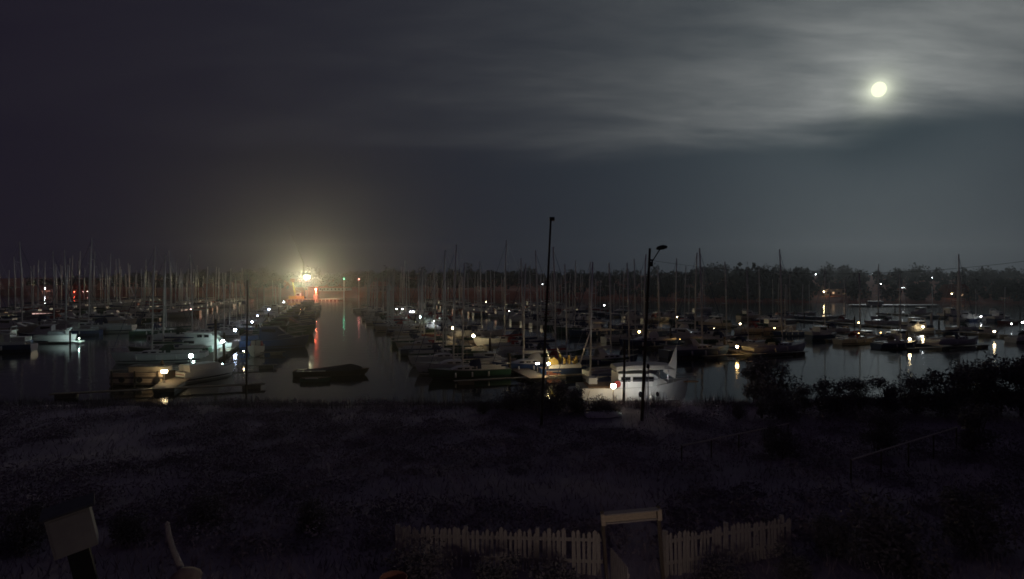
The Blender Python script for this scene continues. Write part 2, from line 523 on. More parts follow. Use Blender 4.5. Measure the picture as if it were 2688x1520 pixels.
    e['mast'] = mx
    e['top'] = fb + mh
    return e
def make_motor(L, B, hullmat, cover, full=True, name='motor_cruiser', cab_m='gel_white'):
    e = empty(name)
    fb = 0.12 * L + 0.1
    hull_parts(e, L, B, fb, hullmat, 'deck_grey', stripe=full, bow_rise=0.5, transom=0.9, fine=2.6)
    cab = trunk(e, -0.22 * L, 0.30 * L, B * 0.40, B * 0.26, fb + 0.01, 0.75, cab_m, 1.1)
    top = MB()
    def sec(x, w, z0, z1):
        return [(x, -w, z0), (x, -w * 0.88, z1), (x, w * 0.88, z1), (x, w, z0)]
    top.loft([sec(-0.22 * L, B * 0.36, fb + 0.78, fb + 1.55), sec(0.04 * L, B * 0.34, fb + 0.78, fb + 1.55), sec(0.15 * L, B * 0.28, fb + 0.78, fb + 0.86)])
    wh = top.build('wheelhouse', cab_m, e)
    for sgn in (-1, 1):
        MB().box((-0.09 * L, sgn * B * 0.338, fb + 1.17), (0.20 * L, 0.03, 0.42), rx=sgn * -0.10).build('window', 'dark_glass', wh)
    MB().loft([[(0.045 * L, -B * 0.29, fb + 1.50), (0.045 * L, B * 0.29, fb + 1.50)], [(0.135 * L, -B * 0.26, fb + 0.96), (0.135 * L, B * 0.26, fb + 0.96)]], closed=False, caps=(False, False)).build('windscreen', 'dark_glass', wh).location = (0.02, 0, 0.03)
    MB().box((-0.10 * L, 0, fb + 1.60), (0.30 * L, B * 0.72, 0.09)).build('roof', cab_m, e)
    if full:
        MB().tube([(-0.2 * L, -B * 0.32, fb + 1.6), (-0.23 * L, -B * 0.26, fb + 2.2), (-0.23 * L, B * 0.26, fb + 2.2), (-0.2 * L, B * 0.32, fb + 1.6)], 0.06, 6).build('radar_arch', 'gel_white', e)
        MB().tube([(0.05 * L, -B * 0.44, fb * 1.1 + 0.5), (0.46 * L, 0, fb * 1.5 + 0.45), (0.05 * L, B * 0.44, fb * 1.1 + 0.5)], 0.02, 5).build('bow_rail', 'steel', e)
        MB().box((-0.36 * L, 0, fb + 0.35), (0.25 * L, B * 0.78, 0.6)).build('cockpit_cover', cover, e)
    e['mast'] = 0.0
    e['top'] = fb + 2.2
    return e
YF = [make_yacht(10.5, 3.3, 'gel_white', 'canvas_blue'), make_yacht(9.2, 3.0, 'gel_blue', 'canvas_white'), make_yacht(11.5, 3.6, 'gel_white', 'canvas_green'), make_yacht(9.8, 3.1, 'gel_green', 'canvas_blue'), make_yacht(10.0, 3.2, 'gel_cream', 'canvas_red')]
YL = [make_yacht(10.5, 3.3, 'gel_white', 'canvas_blue', False), make_yacht(9.2, 3.0, 'gel_blue', 'canvas_white', False), make_yacht(11.5, 3.6, 'gel_grey', 'canvas_green', False), make_yacht(9.8, 3.1, 'gel_red', 'canvas_blue', False)]
MF = [make_motor(8.2, 2.9, 'gel_white', 'canvas_blue'), make_motor(7.0, 2.6, 'gel_blue', 'canvas_white'), make_motor(9.0, 3.1, 'gel_cream', 'canvas_green')]
MD = [make_motor(8.2, 2.9, 'gel_blue', 'canvas_blue', cab_m='canvas_blue'), make_motor(8.4, 2.9, 'gel_green', 'canvas_green', cab_m='canvas_green'), make_motor(8.2, 2.9, 'gel_blue', 'canvas_blue', False, cab_m='canvas_blue')]
ML = [make_motor(8.2, 2.9, 'gel_white', 'canvas_blue', False), make_motor(7.2, 2.6, 'gel_grey', 'canvas_white', False)]
HUE = {'gel_white': 'white', 'gel_blue': 'dark blue', 'gel_green': 'dark green', 'gel_cream': 'cream', 'gel_grey': 'grey', 'gel_red': 'red'}
def hue(o):
    return HUE[[ch for ch in o.children if ch.name.startswith('hull')][0].data.materials[0].name]
SPOTS = []
def free(p, r):
    return all((p[0] - q[0]) ** 2 + (p[1] - q[1]) ** 2 > (r + q[2]) ** 2 for q in SPOTS)
def put(proto, p, rz, sc, label, cat, group, roll=0.0):
    o = copy_tree(proto)
    o.location = (p[0], p[1], 0.0)
    o.rotation_euler = (roll, 0, rz)
    o.scale = (sc,) * 3
    tag(o, label, cat, group)
    SPOTS.append((p[0], p[1], 2.3 * sc))
    return o
PDIR = Vector((-0.325, 1.0)).normalized()
PERP = Vector((PDIR.y, -PDIR.x))                        # to the right of the pontoon, seen from the shore
PRZ = math.atan2(PERP.y, PERP.x)

# ------------------------------------------------------------------ the yachts whose masts stand out, each from its own mast
def mast_yacht(px, top, wl_row, proto, label, flip=1, lean=0.0):
    p = at(px, wl_row)
    ztop = CAM_H + (HOR - top) / FPX * p.y
    sc = max(0.7, min(1.6, ztop / proto['top']))
    rz = PRZ + (math.pi if flip < 0 else 0)
    off = Vector((math.cos(rz), math.sin(rz))) * proto['mast'] * sc
    return put(proto, (p.x - off.x, p.y - off.y), rz, sc, label, 'yacht', 'yachts with tall masts near the shore', lean)
mast_yacht(1214, 690, 992, YF[3], 'dark green yacht with a lone tall mast at the right edge of the channel', -1)
mast_yacht(1374, 692, 974, YF[1], 'dark blue yacht whose mast rises left of the tall timber pole', -1)
mast_yacht(1488, 694, 962, YF[4], 'cream yacht with its mast behind the yellow lit cockpit', 1)
mast_yacht(1549, 688, 1046, YF[0], 'white yacht whose pale mast foot stands left of the white cruiser', -1)
mast_yacht(1604, 690, 958, YF[1], 'dark blue yacht with its mast left of the timber mooring post', 1)
mast_yacht(1652, 690, 988, YF[2], 'white yacht with its mast just behind the canopy of the white cruiser', 1)
mast_yacht(505, 668, 893, YF[2], 'white yacht with the thickest lit mast of the left half', 1)
mast_yacht(541, 700, 884, YF[0], 'white yacht with a thin mast right of the thick lit mast', -1)
mast_yacht(436, 690, 880, YF[3], 'dark green yacht with a faint mast left of the thick lit mast', 1)
mast_yacht(602, 705, 872, YF[1], 'dark blue yacht moored behind the green lit cabin boat', -1)
for i, (px, top, wlr, k) in enumerate(((1850, 735, 815, 0), (2043, 728, 848, 2), (2125, 750, 826, 0), (2515, 722, 824, 2), (2106, 746, 838, 1), (1963, 747, 834, 0), (2562, 760, 842, 1), (2637, 756, 850, 3), (1808, 750, 842, 3), (2306, 764, 838, 0), (1994, 752, 846, 1), (2178, 768, 838, 2), (2066, 748, 826, 3))):
    mast_yacht(px, top, wlr, YL[k], '%s yacht with a slim pale mast, %s such mast in the right half' % (HUE[['gel_white', 'gel_blue', 'gel_grey', 'gel_red'][k]], ['first', 'fourth', 'seventh', 'eleventh', 'sixth', 'second', 'twelfth', 'thirteenth', 'leftmost', 'tenth', 'third', 'eighth', 'fifth'][i]), rnd.choice((-1, 1)))

# ------------------------------------------------------------------ pontoons with their rows of boats
ORD = ['nearest', 'second', 'third', 'fourth', 'fifth', 'sixth', 'seventh', 'eighth', 'ninth', 'tenth', 'eleventh', 'twelfth', 'thirteenth', 'fourteenth', 'fifteenth', 'sixteenth', 'seventeenth', 'eighteenth', 'nineteenth', 'twentieth', 'twenty-first', 'twenty-second', 'twenty-third', 'twenty-fourth', 'twenty-fifth', 'twenty-sixth', 'twenty-seventh', 'twenty-eighth', 'twenty-ninth', 'thirtieth', 'thirty-first', 'thirty-second', 'thirty-third', 'thirty-fourth', 'thirty-fifth', 'thirty-sixth', 'thirty-seventh', 'thirty-eighth', 'thirty-ninth', 'fortieth', 'forty-first', 'forty-second']
def on_line(x0, d0, d):
    return Vector((x0 - 0.325 * (d - d0), d))
# anchor x, anchor depth, start depth, end depth, spacing, chance of a boat, share of motor boats, mast scale range, name
PONT = [
    (-138, 98, 150, 330, 6.6, 0.9, 0.08, (1.1, 1.5), 'outermost left pontoon'),
    (-90, 98, 78, 330, 7.2, 0.9, 0.12, (1.0, 1.4), 'second left pontoon'),
    (-32.5, 53.2, 52, 262, 7.4, 0.9, 0.2, (0.85, 1.1), 'blue lit pontoon'),
    (2.6, 59, 58, 232, 5.8, 0.95, 0.08, (0.9, 1.25), 'white lit pontoon'),
    (32.8, 82.8, 78, 310, 6.4, 0.85, 0.15, (0.85, 1.2), 'first amber lit pontoon'),
    (66, 94.4, 88, 280, 8.0, 0.72, 0.3, (0.8, 1.1), 'second amber lit pontoon'),
    (93.4, 110, 98, 176, 9.6, 0.62, 0.45, (0.75, 1.0), 'third amber lit pontoon'),
    (135, 163, 132, 190, 9.6, 0.8, 0.5, (0.75, 1.0), 'rightmost pontoon'),
]
plank_me = MB().box((0, 0, 0.45), (2.2, 5.9, 0.09)).mesh('deck_section')
plank_me.materials.append(M['pontoon_plank'])
float_me = MB().box((0, 0, 0.17), (1.7, 4.4, 0.46)).mesh('float')
float_me.materials.append(M['pontoon_float'])
finger_me = MB().box((0, 0, 0.40), (7.6, 0.75, 0.08)).box((2.6, 0, 0.15), (1.6, 0.6, 0.42)).mesh('finger')
finger_me.materials.append(M['pontoon_plank'])
pile_me = MB().tube([(0, 0, -2), (0, 0, 2.2), (0, 0, 2.45)], [0.17, 0.16, 0.03], 8).mesh('pile')
pile_me.materials.append(M['wood_dark'])
def part(name, me, parent, loc, rz=0.0):
    o = bpy.data.objects.new(name, me)
    o.location = loc
    o.rotation_euler = (0, 0, rz)
    o.parent = parent
    COL.objects.link(o)
    return o
BLOCK = [(at(1660, 1068), 8.0), (at(1485, 985), 4.6), (at(160, 900), 5.0), (at(545, 905), 5.0), (at(545, 990), 4.5), (at(670, 930), 4.5), (at(380, 985), 7.0), (at(1195, 878), 4.0), (at(1245, 898), 4.0), (at(880, 975), 7.0)]
prng = math.atan2(PDIR.y, PDIR.x) - math.pi / 2
for x0, d0, da, db, step, chance, motors, (s0, s1), pname in PONT:
    a = on_line(x0, d0, da)
    L_ = (db - da) / PDIR.y
    pe = empty('pontoon', (a.x, a.y, 0), prng, 'long dark floating walkway, the %s, reaching away from the shore' % pname, 'pontoon', 'floating pontoons')
    k = 0
    while k * 6.0 < L_:
        part('deck_section', plank_me, pe, (0, 3 + 6.0 * k, 0))
        part('float', float_me, pe, (0, 3 + 6.0 * k, 0))
        if k % 3 == 1:
            part('pile', pile_me, pe, (-1.4 if k % 2 else 1.4, 6.0 * k, 0))
        k += 1
    for sgn, side in ((-1, 'left'), (1, 'right')):
        u = 4.0
        nb = 0
        idx = 0
        while u < L_ - 2:
            c2 = a + PDIR * u
            d = c2.y
            if idx % 2 == 0:
                part('finger', finger_me, pe, (sgn * 4.9, u - step / 2 + 0.3, 0), 0 if sgn > 0 else math.pi)
            idx += 1
            lite = d > 170
            ismotor = rnd.random() < motors
            inglow = pname == 'blue lit pontoon' and sgn > 0 and d > 50
            ismotor = ismotor or inglow
            proto = rnd.choice((ML if lite else MF) if ismotor else (YL if lite else YF))
            if inglow:
                proto = MD[2] if lite else rnd.choice(MD[:2])
            sc = (rnd.uniform(1.05, 1.3) if inglow else rnd.uniform(0.85, 1.1)) if ismotor else rnd.uniform(s0, s1)
            if pname == 'blue lit pontoon' and d > 170 and not ismotor:
                sc = min(sc, 0.74)
            elif pname == 'blue lit pontoon' and sgn > 0 and d < 230 and not ismotor:
                proto = rnd.choice((YL[1], YL[3]) if lite else (YF[1], YF[3]))
                sc *= 1.2
            if pname == 'white lit pontoon' and sgn < 0:
                sc *= 0.82
            hl = (4.1 if ismotor else 5.1) * sc
            q = c2 + PERP * sgn * (1.5 + hl)
            ok = rnd.random() < chance and not (inglow and d < 80) and all((q - b_.xy).length > r_ + 2.2 for b_, r_ in BLOCK) and free(q, 1.7 * sc)
            pxq = CX + q.x / q.y * FPX
            if ok and -160 < pxq < 2850:
                flip = rnd.random() < 0.5
                rz = PRZ + (math.pi if flip else 0) + rnd.uniform(-0.04, 0.04)
                nb += 1
                kindw = 'motor cruiser' if ismotor else 'yacht'
                o = put(proto, q, rz, sc, '%s %s, %s from shore, %s side of the %s' % (hue(proto), kindw, ORD[nb - 1], side, pname), 'motor cruiser' if ismotor else 'yacht', 'boats moored along the ' + pname, rnd.uniform(-0.02, 0.02))
            u += step * rnd.uniform(0.9, 1.15)

# ------------------------------------------------------------------ lamps on the pontoons
for px, py, r, s, lab in ((745, 793, .20, 45, 'small blue white lamp, farthest along the blue lit pontoon'), (706, 812, .20, 55, 'blue white lamp second farthest along the blue lit pontoon'), (676, 829, .12, 30, 'faint blue white lamp midway along the blue lit pontoon'), (662, 845, .16, 50, 'blue white lamp just above the faint end of the blue lit pontoon walkway'), (617, 866, .20, 60, 'bright tall blue white lamp right of the green lit cabin boat')):
    dock_lamp(px, py, 'blue', r, s, lab, z=2.2)
dock_lamp(585, 896, 'cyan', 0.19, 130, 'upright white lamp beside the green lit cabin boat', z=1.68)
dock_lamp(501, 934, 'cyan', 0.20, 90, 'bright cyan white lamp above the striped stern boat', z=2.0)
dock_lamp(508, 950, 'cyan', 0.10, 34, 'small cyan lamp just below the brightest cyan lamp', z=1.6)
dock_lamp(505, 966, 'cyan', 0.09, 26, 'lowest and smallest of three stacked cyan lamps', z=1.2)
dock_lamp(431, 975, 'warm', 0.20, 36, 'wide warm lamp with a flat hood at the end of the low jetty', z=1.55, head='bar')
for px, py, kd, r, s, lab in ((1041, 811, 'cool', .12, 30, 'faint white lamp, farthest of the white lit pontoon'), (1056, 811, 'cool', .16, 40, 'small white lamp second farthest on the white lit pontoon'), (1077, 818, 'cool', .12, 30, 'small white lamp left of a close pair on the white lit pontoon'), (1084, 818, 'cool', .18, 48, 'white lamp right of a close pair on the white lit pontoon'), (1104, 832, 'cyan', .22, 60, 'brightest bluish lamp on the white lit pontoon'), (1141, 843, 'cool', .17, 42, 'white lamp right below the brightest bluish lamp'), (1189, 861, 'warm', .20, 50, 'warm white lamp over a white cabin on the white lit pontoon'), (1243, 881, 'warm', .20, 60, 'warm white lamp over two white bows, nearest of the white lit row')):
    dock_lamp(px, py, kd, r, s, lab, z=2.2)
dock_lamp(1411, 954, 'cool', 0.13, 16, 'square white lamp left of the yellow lit cockpit', z=1.5, head='bar')
dock_lamp(1440, 954, 'warm', 0.13, 130, 'small white lamp touching the yellow lit cockpit', z=1.74)
for px, py, kd, r, s, lab in ((1678, 871, 'amber', .18, 60, 'amber lamp just left of the tall street lamp pole'), (1778, 832, 'warm', .17, 48, 'small warm lamp right of the street lamp pole near the far water'), (1935, 910, 'amber', .22, 60, 'brightest amber lamp with a lit ledge in the right water'), (1943, 850, 'warm', .17, 48, 'warm lamp straight above the brightest amber lamp'), (2033, 861, 'amber', .12, 36, 'dim amber lamp on a long low lit deck'), (2148, 869, 'warm', .20, 55, 'warm white lamp right of the long low lit deck'), (2254, 847, 'amber', .15, 45, 'small amber lamp farthest on the third amber lit pontoon'), (2423, 858, 'warm', .20, 52, 'warm lamp above a white vertical light near the right edge'), (2388, 890, 'warm', .19, 55, 'warm lamp over a white low boat in the right water'), (2610, 870, 'warm', .18, 50, 'warm lamp nearest the right edge'), (2575, 831, 'cool', .17, 40, 'pale lamp on the rightmost pontoon'), (1785, 889, 'amber', .11, 34, 'dim orange lamp on a small boat right of the pole'), (2165, 832, 'pink', .12, 26, 'dim pinkish lamp above the warm white lamp on the second amber pontoon'), (2684, 846, 'cool', .20, 40, 'white lamp cut by the right edge'), (2655, 850, 'cool', .12, 26, 'dim white lamp left of the lamp cut by the right edge')):
    dock_lamp(px, py, kd, r, s, lab)
dock_lamp(2422, 883, 'cool', 0.14, 36, 'upright white strip lamp beside the warm lamp in the right water', z=1.1)
for px, py, kd, r, s, lab in ((25, 853, 'cool', .14, 24, 'small white lamp low at the left edge'), (116, 805, 'cool', .16, 18, 'dim white lamp over the left row of boats'), (212, 823, 'cool', .14, 22, 'dim white lamp right of the pink lit saloon boat'), (280, 812, 'cool', .12, 16, 'tiny faint lamp between the left pontoons'), (620, 795, 'warm', .16, 26, 'small warm lamp above the blue lit pontoon'), (501, 812, 'pink', .11, 20, 'tiny pinkish lamp left of the thick lit mast'), (1276, 793, 'warm', .18, 26, 'small warm lamp among the masts right of the channel'), (1337, 816, 'cool', .14, 20, 'tiny white lamp among the masts left of the timber pole'), (1368, 823, 'cool', .13, 18, 'tiny white lamp right below the other among the masts'), (1586, 801, 'cool', .2, 26, 'small white lamp among the masts right of the timber pole'), (1874, 862, 'warm', .07, 16, 'very faint lamp low in the right water'), (2312, 873, 'amber', .09, 20, 'very faint amber lamp behind the yellow cabin boat')):
    dock_lamp(px, py, kd, r, s, lab)

# ------------------------------------------------------------------ the lit boats, each by itself
# the white cruiser near the shore
cr = empty('white_cruiser', (at(1664, 1066).x, at(1664, 1066).y, 0), 0.06, 'white flybridge cruiser with long canopy and bow platform, moored near the shore', 'motor cruiser')
hull_parts(cr, 9.2, 3.1, 1.75, 'gel_white', 'deck_grey', True, bow_rise=0.35, transom=0.92, fine=2.6)
cb = MB()
def sec4(x, w, z0, z1, k=0.9):
    return [(x, -w, z0), (x, -w * k, z1), (x, w * k, z1), (x, w, z0)]
cb.loft([sec4(-1.6, 1.30, 1.74, 2.85), sec4(1.2, 1.25, 1.76, 2.85), sec4(2.5, 0.85, 1.85, 2.1)])
cbo = cb.build('cabin', 'gel_white', cr)
for sgn in (-1, 1):
    for k in range(3):
        MB().box((-1.0 + k * 0.95, sgn * 1.235, 2.42), (0.75, 0.05, 0.38), rx=-sgn * 0.10).build('window', 'dark_glass', cbo)
hl_o = [ch for ch in cr.children if ch.name.startswith('hull')][0]
MB().ball((0.1, -1.53, 1.25), 0.16, 10, 6, 1.6).build('porthole', 'dark_glass', hl_o)
MB().ball((1.5, -1.45, 1.25), 0.13, 10, 6, 1.5).build('porthole', 'dark_glass', hl_o)
MB().box((0, -1.56, 0.72), (6.6, 0.05, 0.09)).build('rubbing_strake', 'stripe', cr)
can = MB()
can.loft([[(x, -w, z - 0.28), (x, -w * 0.85, z), (x, w * 0.85, z), (x, w, z - 0.28), (x, w * 0.98, z - 0.33), (x, -w * 0.98, z - 0.33)] for x, w, z in ((-1.7, 1.2, 3.38), (-0.4, 1.35, 3.5), (2.2, 1.3, 3.5), (3.0, 1.1, 3.42))])
can.build('canopy', 'canvas_white', cr)
for x in (-1.6, 2.5):
    for sgn in (-1, 1):
        MB().tube([(x, sgn * 1.1, 2.1 if x > 0 else 2.8), (x, sgn * 1.1, 3.2)], 0.03, 6).build('canopy_post', 'steel', cr)
ar = MB()
ar.loft([[(2.1, -1.1, 3.0), (3.1, -1.1, 2.4), (3.1, -0.95, 2.4), (2.1, -0.95, 3.0)], [(2.75, -1.0, 3.8), (3.25, -1.0, 3.6), (3.25, -0.9, 3.6), (2.75, -0.9, 3.8)], [(3.2, -0.85, 4.9), (3.3, -0.85, 4.9), (3.3, -0.79, 4.9), (3.2, -0.79, 4.9)]])
ar.build('signal_fin', 'gel_white', cr)
MB().tube([(3.25, -0.82, 4.8), (3.45, -0.82, 5.6)], 0.015, 5).build('aerial', 'gel_white', cr)
MB().box((4.35, 0, 2.02), (1.9, 0.7, 0.10)).build('bow_platform', 'teak', cr)
MB().tube([(3.3, -0.9, 2.5), (5.2, -0.33, 2.55), (5.2, 0.33, 2.55), (3.3, 0.9, 2.5)], 0.025, 6).build('bow_rail', 'steel', cr)
MB().box((-2.9, 0, 1.80), (2.2, 2.4, 0.06)).build('cockpit_floor', 'teak', cr)
MB().box((-3.4, 0.6, 2.1), (0.7, 1.2, 0.5)).build('seat', 'canvas_white', cr)
MB().ball((-1.9, -1.65, 0.95), 0.17, 8, 6, 1.7).build('fender', 'gel_white', cr)
MB().ball((0.95, -1.68, 0.95), 0.17, 8, 6, 1.7).build('fender', 'gel_white', cr)
for k in range(5):
    MB().tube([(-2.2 + 1.25 * k, -1.5, 1.75), (-2.2 + 1.25 * k, -1.48, 2.35)], 0.018, 5).build('stanchion', 'steel', cr)
MB().tube([(-2.3, -1.48, 2.36), (2.9, -1.4, 2.40)], 0.018, 5).build('side_rail', 'steel', cr)
MB().lathe([(0.17, -0.05), (0.27, -0.05), (0.29, 0.0), (0.27, 0.05), (0.17, 0.05)], 16).build('lifebuoy', 'canvas_red', cr, (-1.75, -1.5, 2.1)).rotation_euler = (R(90), 0, 0)
MB().tube([(-3.9, -1.35, 1.75), (-4.2, -1.7, 1.0), (-4.6, -2.6, 0.35)], 0.025, 6).build('mooring_rope', 'rope', cr)
dock_lamp(1610, 1013, 'warm', 0.20, 42, 'warm dome lamp at the left end of the white cruiser', z=2.35, deck=0.3)
dock_lamp(1690, 1022, 'cool', 0.06, 560, 'assumed cold lamp hidden behind the street lamp pole, added to light the cruiser', z=2.12, deck=0.3)  # assumed lamp, placed out of sight behind the pole to light the hull
qp = empty('jetty', (at(1650, 1091).x, at(1650, 1091).y, 0), 0.06, 'narrow dark jetty between the shore shrubs and the white cruiser', 'jetty')
MB().box((0, 0, 0.24), (13, 1.1, 0.12)).build('walkway', 'pontoon_plank', qp)
for k in range(4):
    MB().tube([(-5.5 + k * 3.7, 0.62, -1.5), (-5.5 + k * 3.7, 0.62, 0.75)], 0.1, 8).build('pile', 'wood_dark', qp)
# the yellow lit cockpit boat
yb = at(1484, 987)
ye = empty('work_boat', (yb.x, yb.y, 0), 0.10, 'dark hulled work boat with a yellow lit cluttered cockpit and leaning spar', 'boat')
hull_parts(ye, 5.6, 2.1, 0.95, 'gel_blue', 'teak', False, bow_rise=0.3, transom=0.85)
MB().loft([[(-2.0, -0.95, 0.98), (-2.0, -0.8, 1.35), (-2.0, 0.8, 1.35), (-2.0, 0.95, 0.98)], [(1.6, -0.9, 1.02), (1.6, -0.75, 1.38), (1.6, 0.75, 1.38), (1.6, 0.9, 1.02)]]).build('coaming', 'gel_white', ye)
MB().loft([[(x, -0.8, 1.36), (x, -0.7, z), (x, 0.7, z), (x, 0.8, 1.36)] for x, z in ((-1.9, 1.9), (-1.4, 2.15), (-0.9, 1.8))]).build('canvas_shelter', 'canvas_yellow', ye)
for k, (x, y, h) in enumerate(((-0.2, -0.5, 0.7), (0.35, -0.3, 0.9), (0.9, -0.5, 0.6), (1.25, 0.1, 0.8), (-0.5, 0.3, 0.9))):
    MB().lathe([(0.16, 1.38), (0.2, 1.38 + h * 0.5), (0.12, 1.38 + h), (0.02, 1.4 + h)], 8, (x, y, 0)).build('canvas_bundle', 'canvas_yellow', ye)
MB().tube([(-1.7, -0.6, 1.4), (-2.2, -0.6, 3.1)], 0.05, 6).build('stanchion', 'gel_white', ye)
MB().tube([(-0.6, 0.2, 1.4), (-0.9, 0.2, 3.2), (-0.4, 0.2, 2.2)], 0.04, 6).build('davit', 'gel_white', ye)
MB().tube([(1.5, -0.3, 1.3), (3.05, -0.2, 5.8)], [0.10, 0.06], 8).smooth().build('leaning_spar', 'alloy', ye)
ybx = at(1452, 990)
dk = empty('dock_box', (ybx.x, ybx.y, 0.0), 0.1, 'low orange brown storage box on a float below the work boat', 'box')
MB().box((0, 0, 0.42), (1.5, 0.7, 0.5)).build('body', 'terracotta', dk)
MB().box((0, 0, 0.70), (1.6, 0.8, 0.07)).build('lid', 'gel_cream', dk)
MB().box((0, 0, 0.08), (2.6, 1.3, 0.2)).build('float', 'pontoon_float', dk)
# left: the white launch reflected in still water
la = at(150, 899)
le = empty('white_launch', (la.x, la.y, 0), 0.05, 'white launch mirrored in the still water at the far left', 'boat')
hull_parts(le, 6.6, 2.3, 1.35, 'gel_white', 'deck_grey', True, bow_rise=0.05, transom=0.8, fine=3.0)
MB().loft([sec4(-1.0, 0.8, 1.35, 1.95), sec4(0.8, 0.75, 1.35, 1.95), sec4(1.6, 0.6, 1.36, 1.5)]).build('cuddy', 'gel_grey', le)
MB().loft([[(1.7, -0.3, 1.4), (2.3, -0.3, 1.35), (2.3, 0.3, 1.35), (1.7, 0.3, 1.4)], [(1.5, -0.22, 2.0), (2.0, -0.22, 2.05), (2.0, 0.22, 2.05), (1.5, 0.22, 2.0)], [(1.9, -0.15, 2.5), (2.5, -0.15, 2.6), (2.5, 0.15, 2.6), (1.9, 0.15, 2.5)]]).build('engine_cowl', 'gel_white', le)
MB().box((2.6, -1.5, 0.35), (5.4, 0.9, 0.12)).build('side_float', 'gel_white', le)
lp = at(184, 906)
mp2 = empty('mooring_post', (lp.x, lp.y, 0), 0, 'dark post standing in front of the white launch', 'post')
MB().tube([(0, 0, -1.5), (0, 0, 2.2)], 0.13, 8).build('shaft', 'wood_dark', mp2)
MB().lathe([(0.15, 2.2), (0.15, 2.3), (0.02, 2.42)], 8).build('cap', 'iron', mp2)
MB().box((0, -0.16, 0.88), (0.34, 0.03, 0.34)).build('view_shield', 'lamp_casing', dock_lamp(206, 888, 'cyan', 0.06, 2000, 'assumed lamp added low at the right of the white launch, shielded from view', z=1.0, deck=0.1))  # assumed lamp, added to light the launch; plate hides the bulb from view
# left: pink lit saloon boat
sb = at(130, 838)
se = empty('saloon_boat', (sb.x, sb.y, 0), 0.0, 'long low boat with a pink lit window strip, far left', 'boat')
hull_parts(se, 11, 2.8, 1.0, 'gel_grey', 'deck_grey', False, bow_rise=0.1, transom=0.9, fine=3)
so = MB().loft([sec4(-4.2, 1.2, 1.0, 2.1), sec4(3.6, 1.2, 1.0, 2.1)]).build('saloon', 'gel_grey', se)
for k in range(7):
    MB().box((-3.6 + k * 1.05, -1.17, 1.62), (0.85, 0.05, 0.36), rx=0.1).build('lit_window', emat('pinkwin', (1.0, 0.62, 0.55), 0.9), so)
MB().box((-0.3, 0, 2.16), (8.4, 2.4, 0.1)).build('roof', 'canvas_red', se)
# left centre: cabin boat lit green white
gb = at(540, 921)
ge = empty('cabin_boat', (gb.x, gb.y, 0), 0.02, 'pale cabin boat lit green white under the thick mast', 'motor cruiser')
hull_parts(ge, 8.0, 2.7, 1.0, 'gel_white', 'deck_grey', True, bow_rise=0.3, transom=0.92)
gc = MB().loft([sec4(-2.9, 1.15, 1.0, 1.75, 0.92), sec4(2.0, 1.1, 1.0, 1.9, 0.92), sec4(2.9, 0.8, 1.05, 1.2)]).build('cabin', 'gel_white', ge)
gt = MB().loft([sec4(-2.6, 1.0, 1.76, 2.75, 0.94), sec4(1.2, 1.0, 1.88, 2.75, 0.94), sec4(1.9, 0.9, 1.9, 2.0)]).build('wheelhouse', 'gel_white', ge)
MB().box((-1.9, -1.13, 1.42), (1.5, 0.08, 0.40), rx=0.1).build('window', 'dark_glass', gc)
for k in range(2):
    MB().box((-0.4 + k * 1.0, -1.0, 2.32), (0.7, 0.06, 0.4), rx=0.06).build('window', 'dark_glass', gt)
MB().box((-0.6, 0, 2.82), (4.6, 2.3, 0.1)).build('roof', 'gel_white', ge)
MB().tube([(-3.4, -0.6, 1.0), (-3.9, -0.6, 2.4), (-3.9, 0.6, 2.4), (-3.4, 0.6, 1.0)], 0.05, 6).build('stern_gantry', 'gel_white', ge)
# striped stern boat under the cyan lamps
st = at(546, 992)
sx = empty('striped_boat', (st.x, st.y, 0), R(62), 'white boat with striped stern beside the three cyan lamps', 'boat')
hull_parts(sx, 6.4, 2.3, 1.05, 'gel_white', 'deck_grey', True, bow_rise=0.25, transom=0.95)
for k in range(3):
    MB().box((-3.23, 0, 0.28 + 0.27 * k), (0.05, 1.9, 0.07)).build('transom_stripe', 'canvas_red' if k == 2 else 'stripe', sx)
MB().loft([sec4(-2.6, 0.95, 1.04, 1.7, 0.9), sec4(0.6, 0.9, 1.04, 1.7, 0.9), sec4(1.5, 0.6, 1.06, 1.2)]).build('canopy', 'canvas_white', sx)
MB().tube([(-3.2, -0.9, 1.05), (-3.35, -0.9, 1.7), (-3.35, 0.9, 1.7), (-3.2, 0.9, 1.05)], 0.03, 6).build('pushpit', 'steel', sx)
# cream bow with red cover
cbp = at(672, 931)
ce = empty('cream_boat', (cbp.x, cbp.y, 0), R(-70), 'cream boat end on, with red cover and upright board, left of the channel', 'boat')
hull_parts(ce, 6.2, 2.2, 1.15, 'gel_cream', 'deck_grey', False, bow_rise=0.5, transom=0.85)
MB().box((0.4, 0, 1.55), (0.12, 1.25, 1.0)).build('upright_board', 'gel_cream', ce)
MB().loft([sec4(-2.4, 0.85, 1.15, 1.7, 0.8), sec4(0.2, 0.85, 1.18, 1.75, 0.8)]).build('cover', 'canvas_red', ce)
MB().tube([(0.6, 0, 1.3), (0.6, 0, 2.3)], 0.04, 6).build('samson_post', 'wood_dark', ce)
dock_lamp(640, 922, 'warm', 0.05, 90, 'tiny warm lamp left of the cream boat', z=1.2)
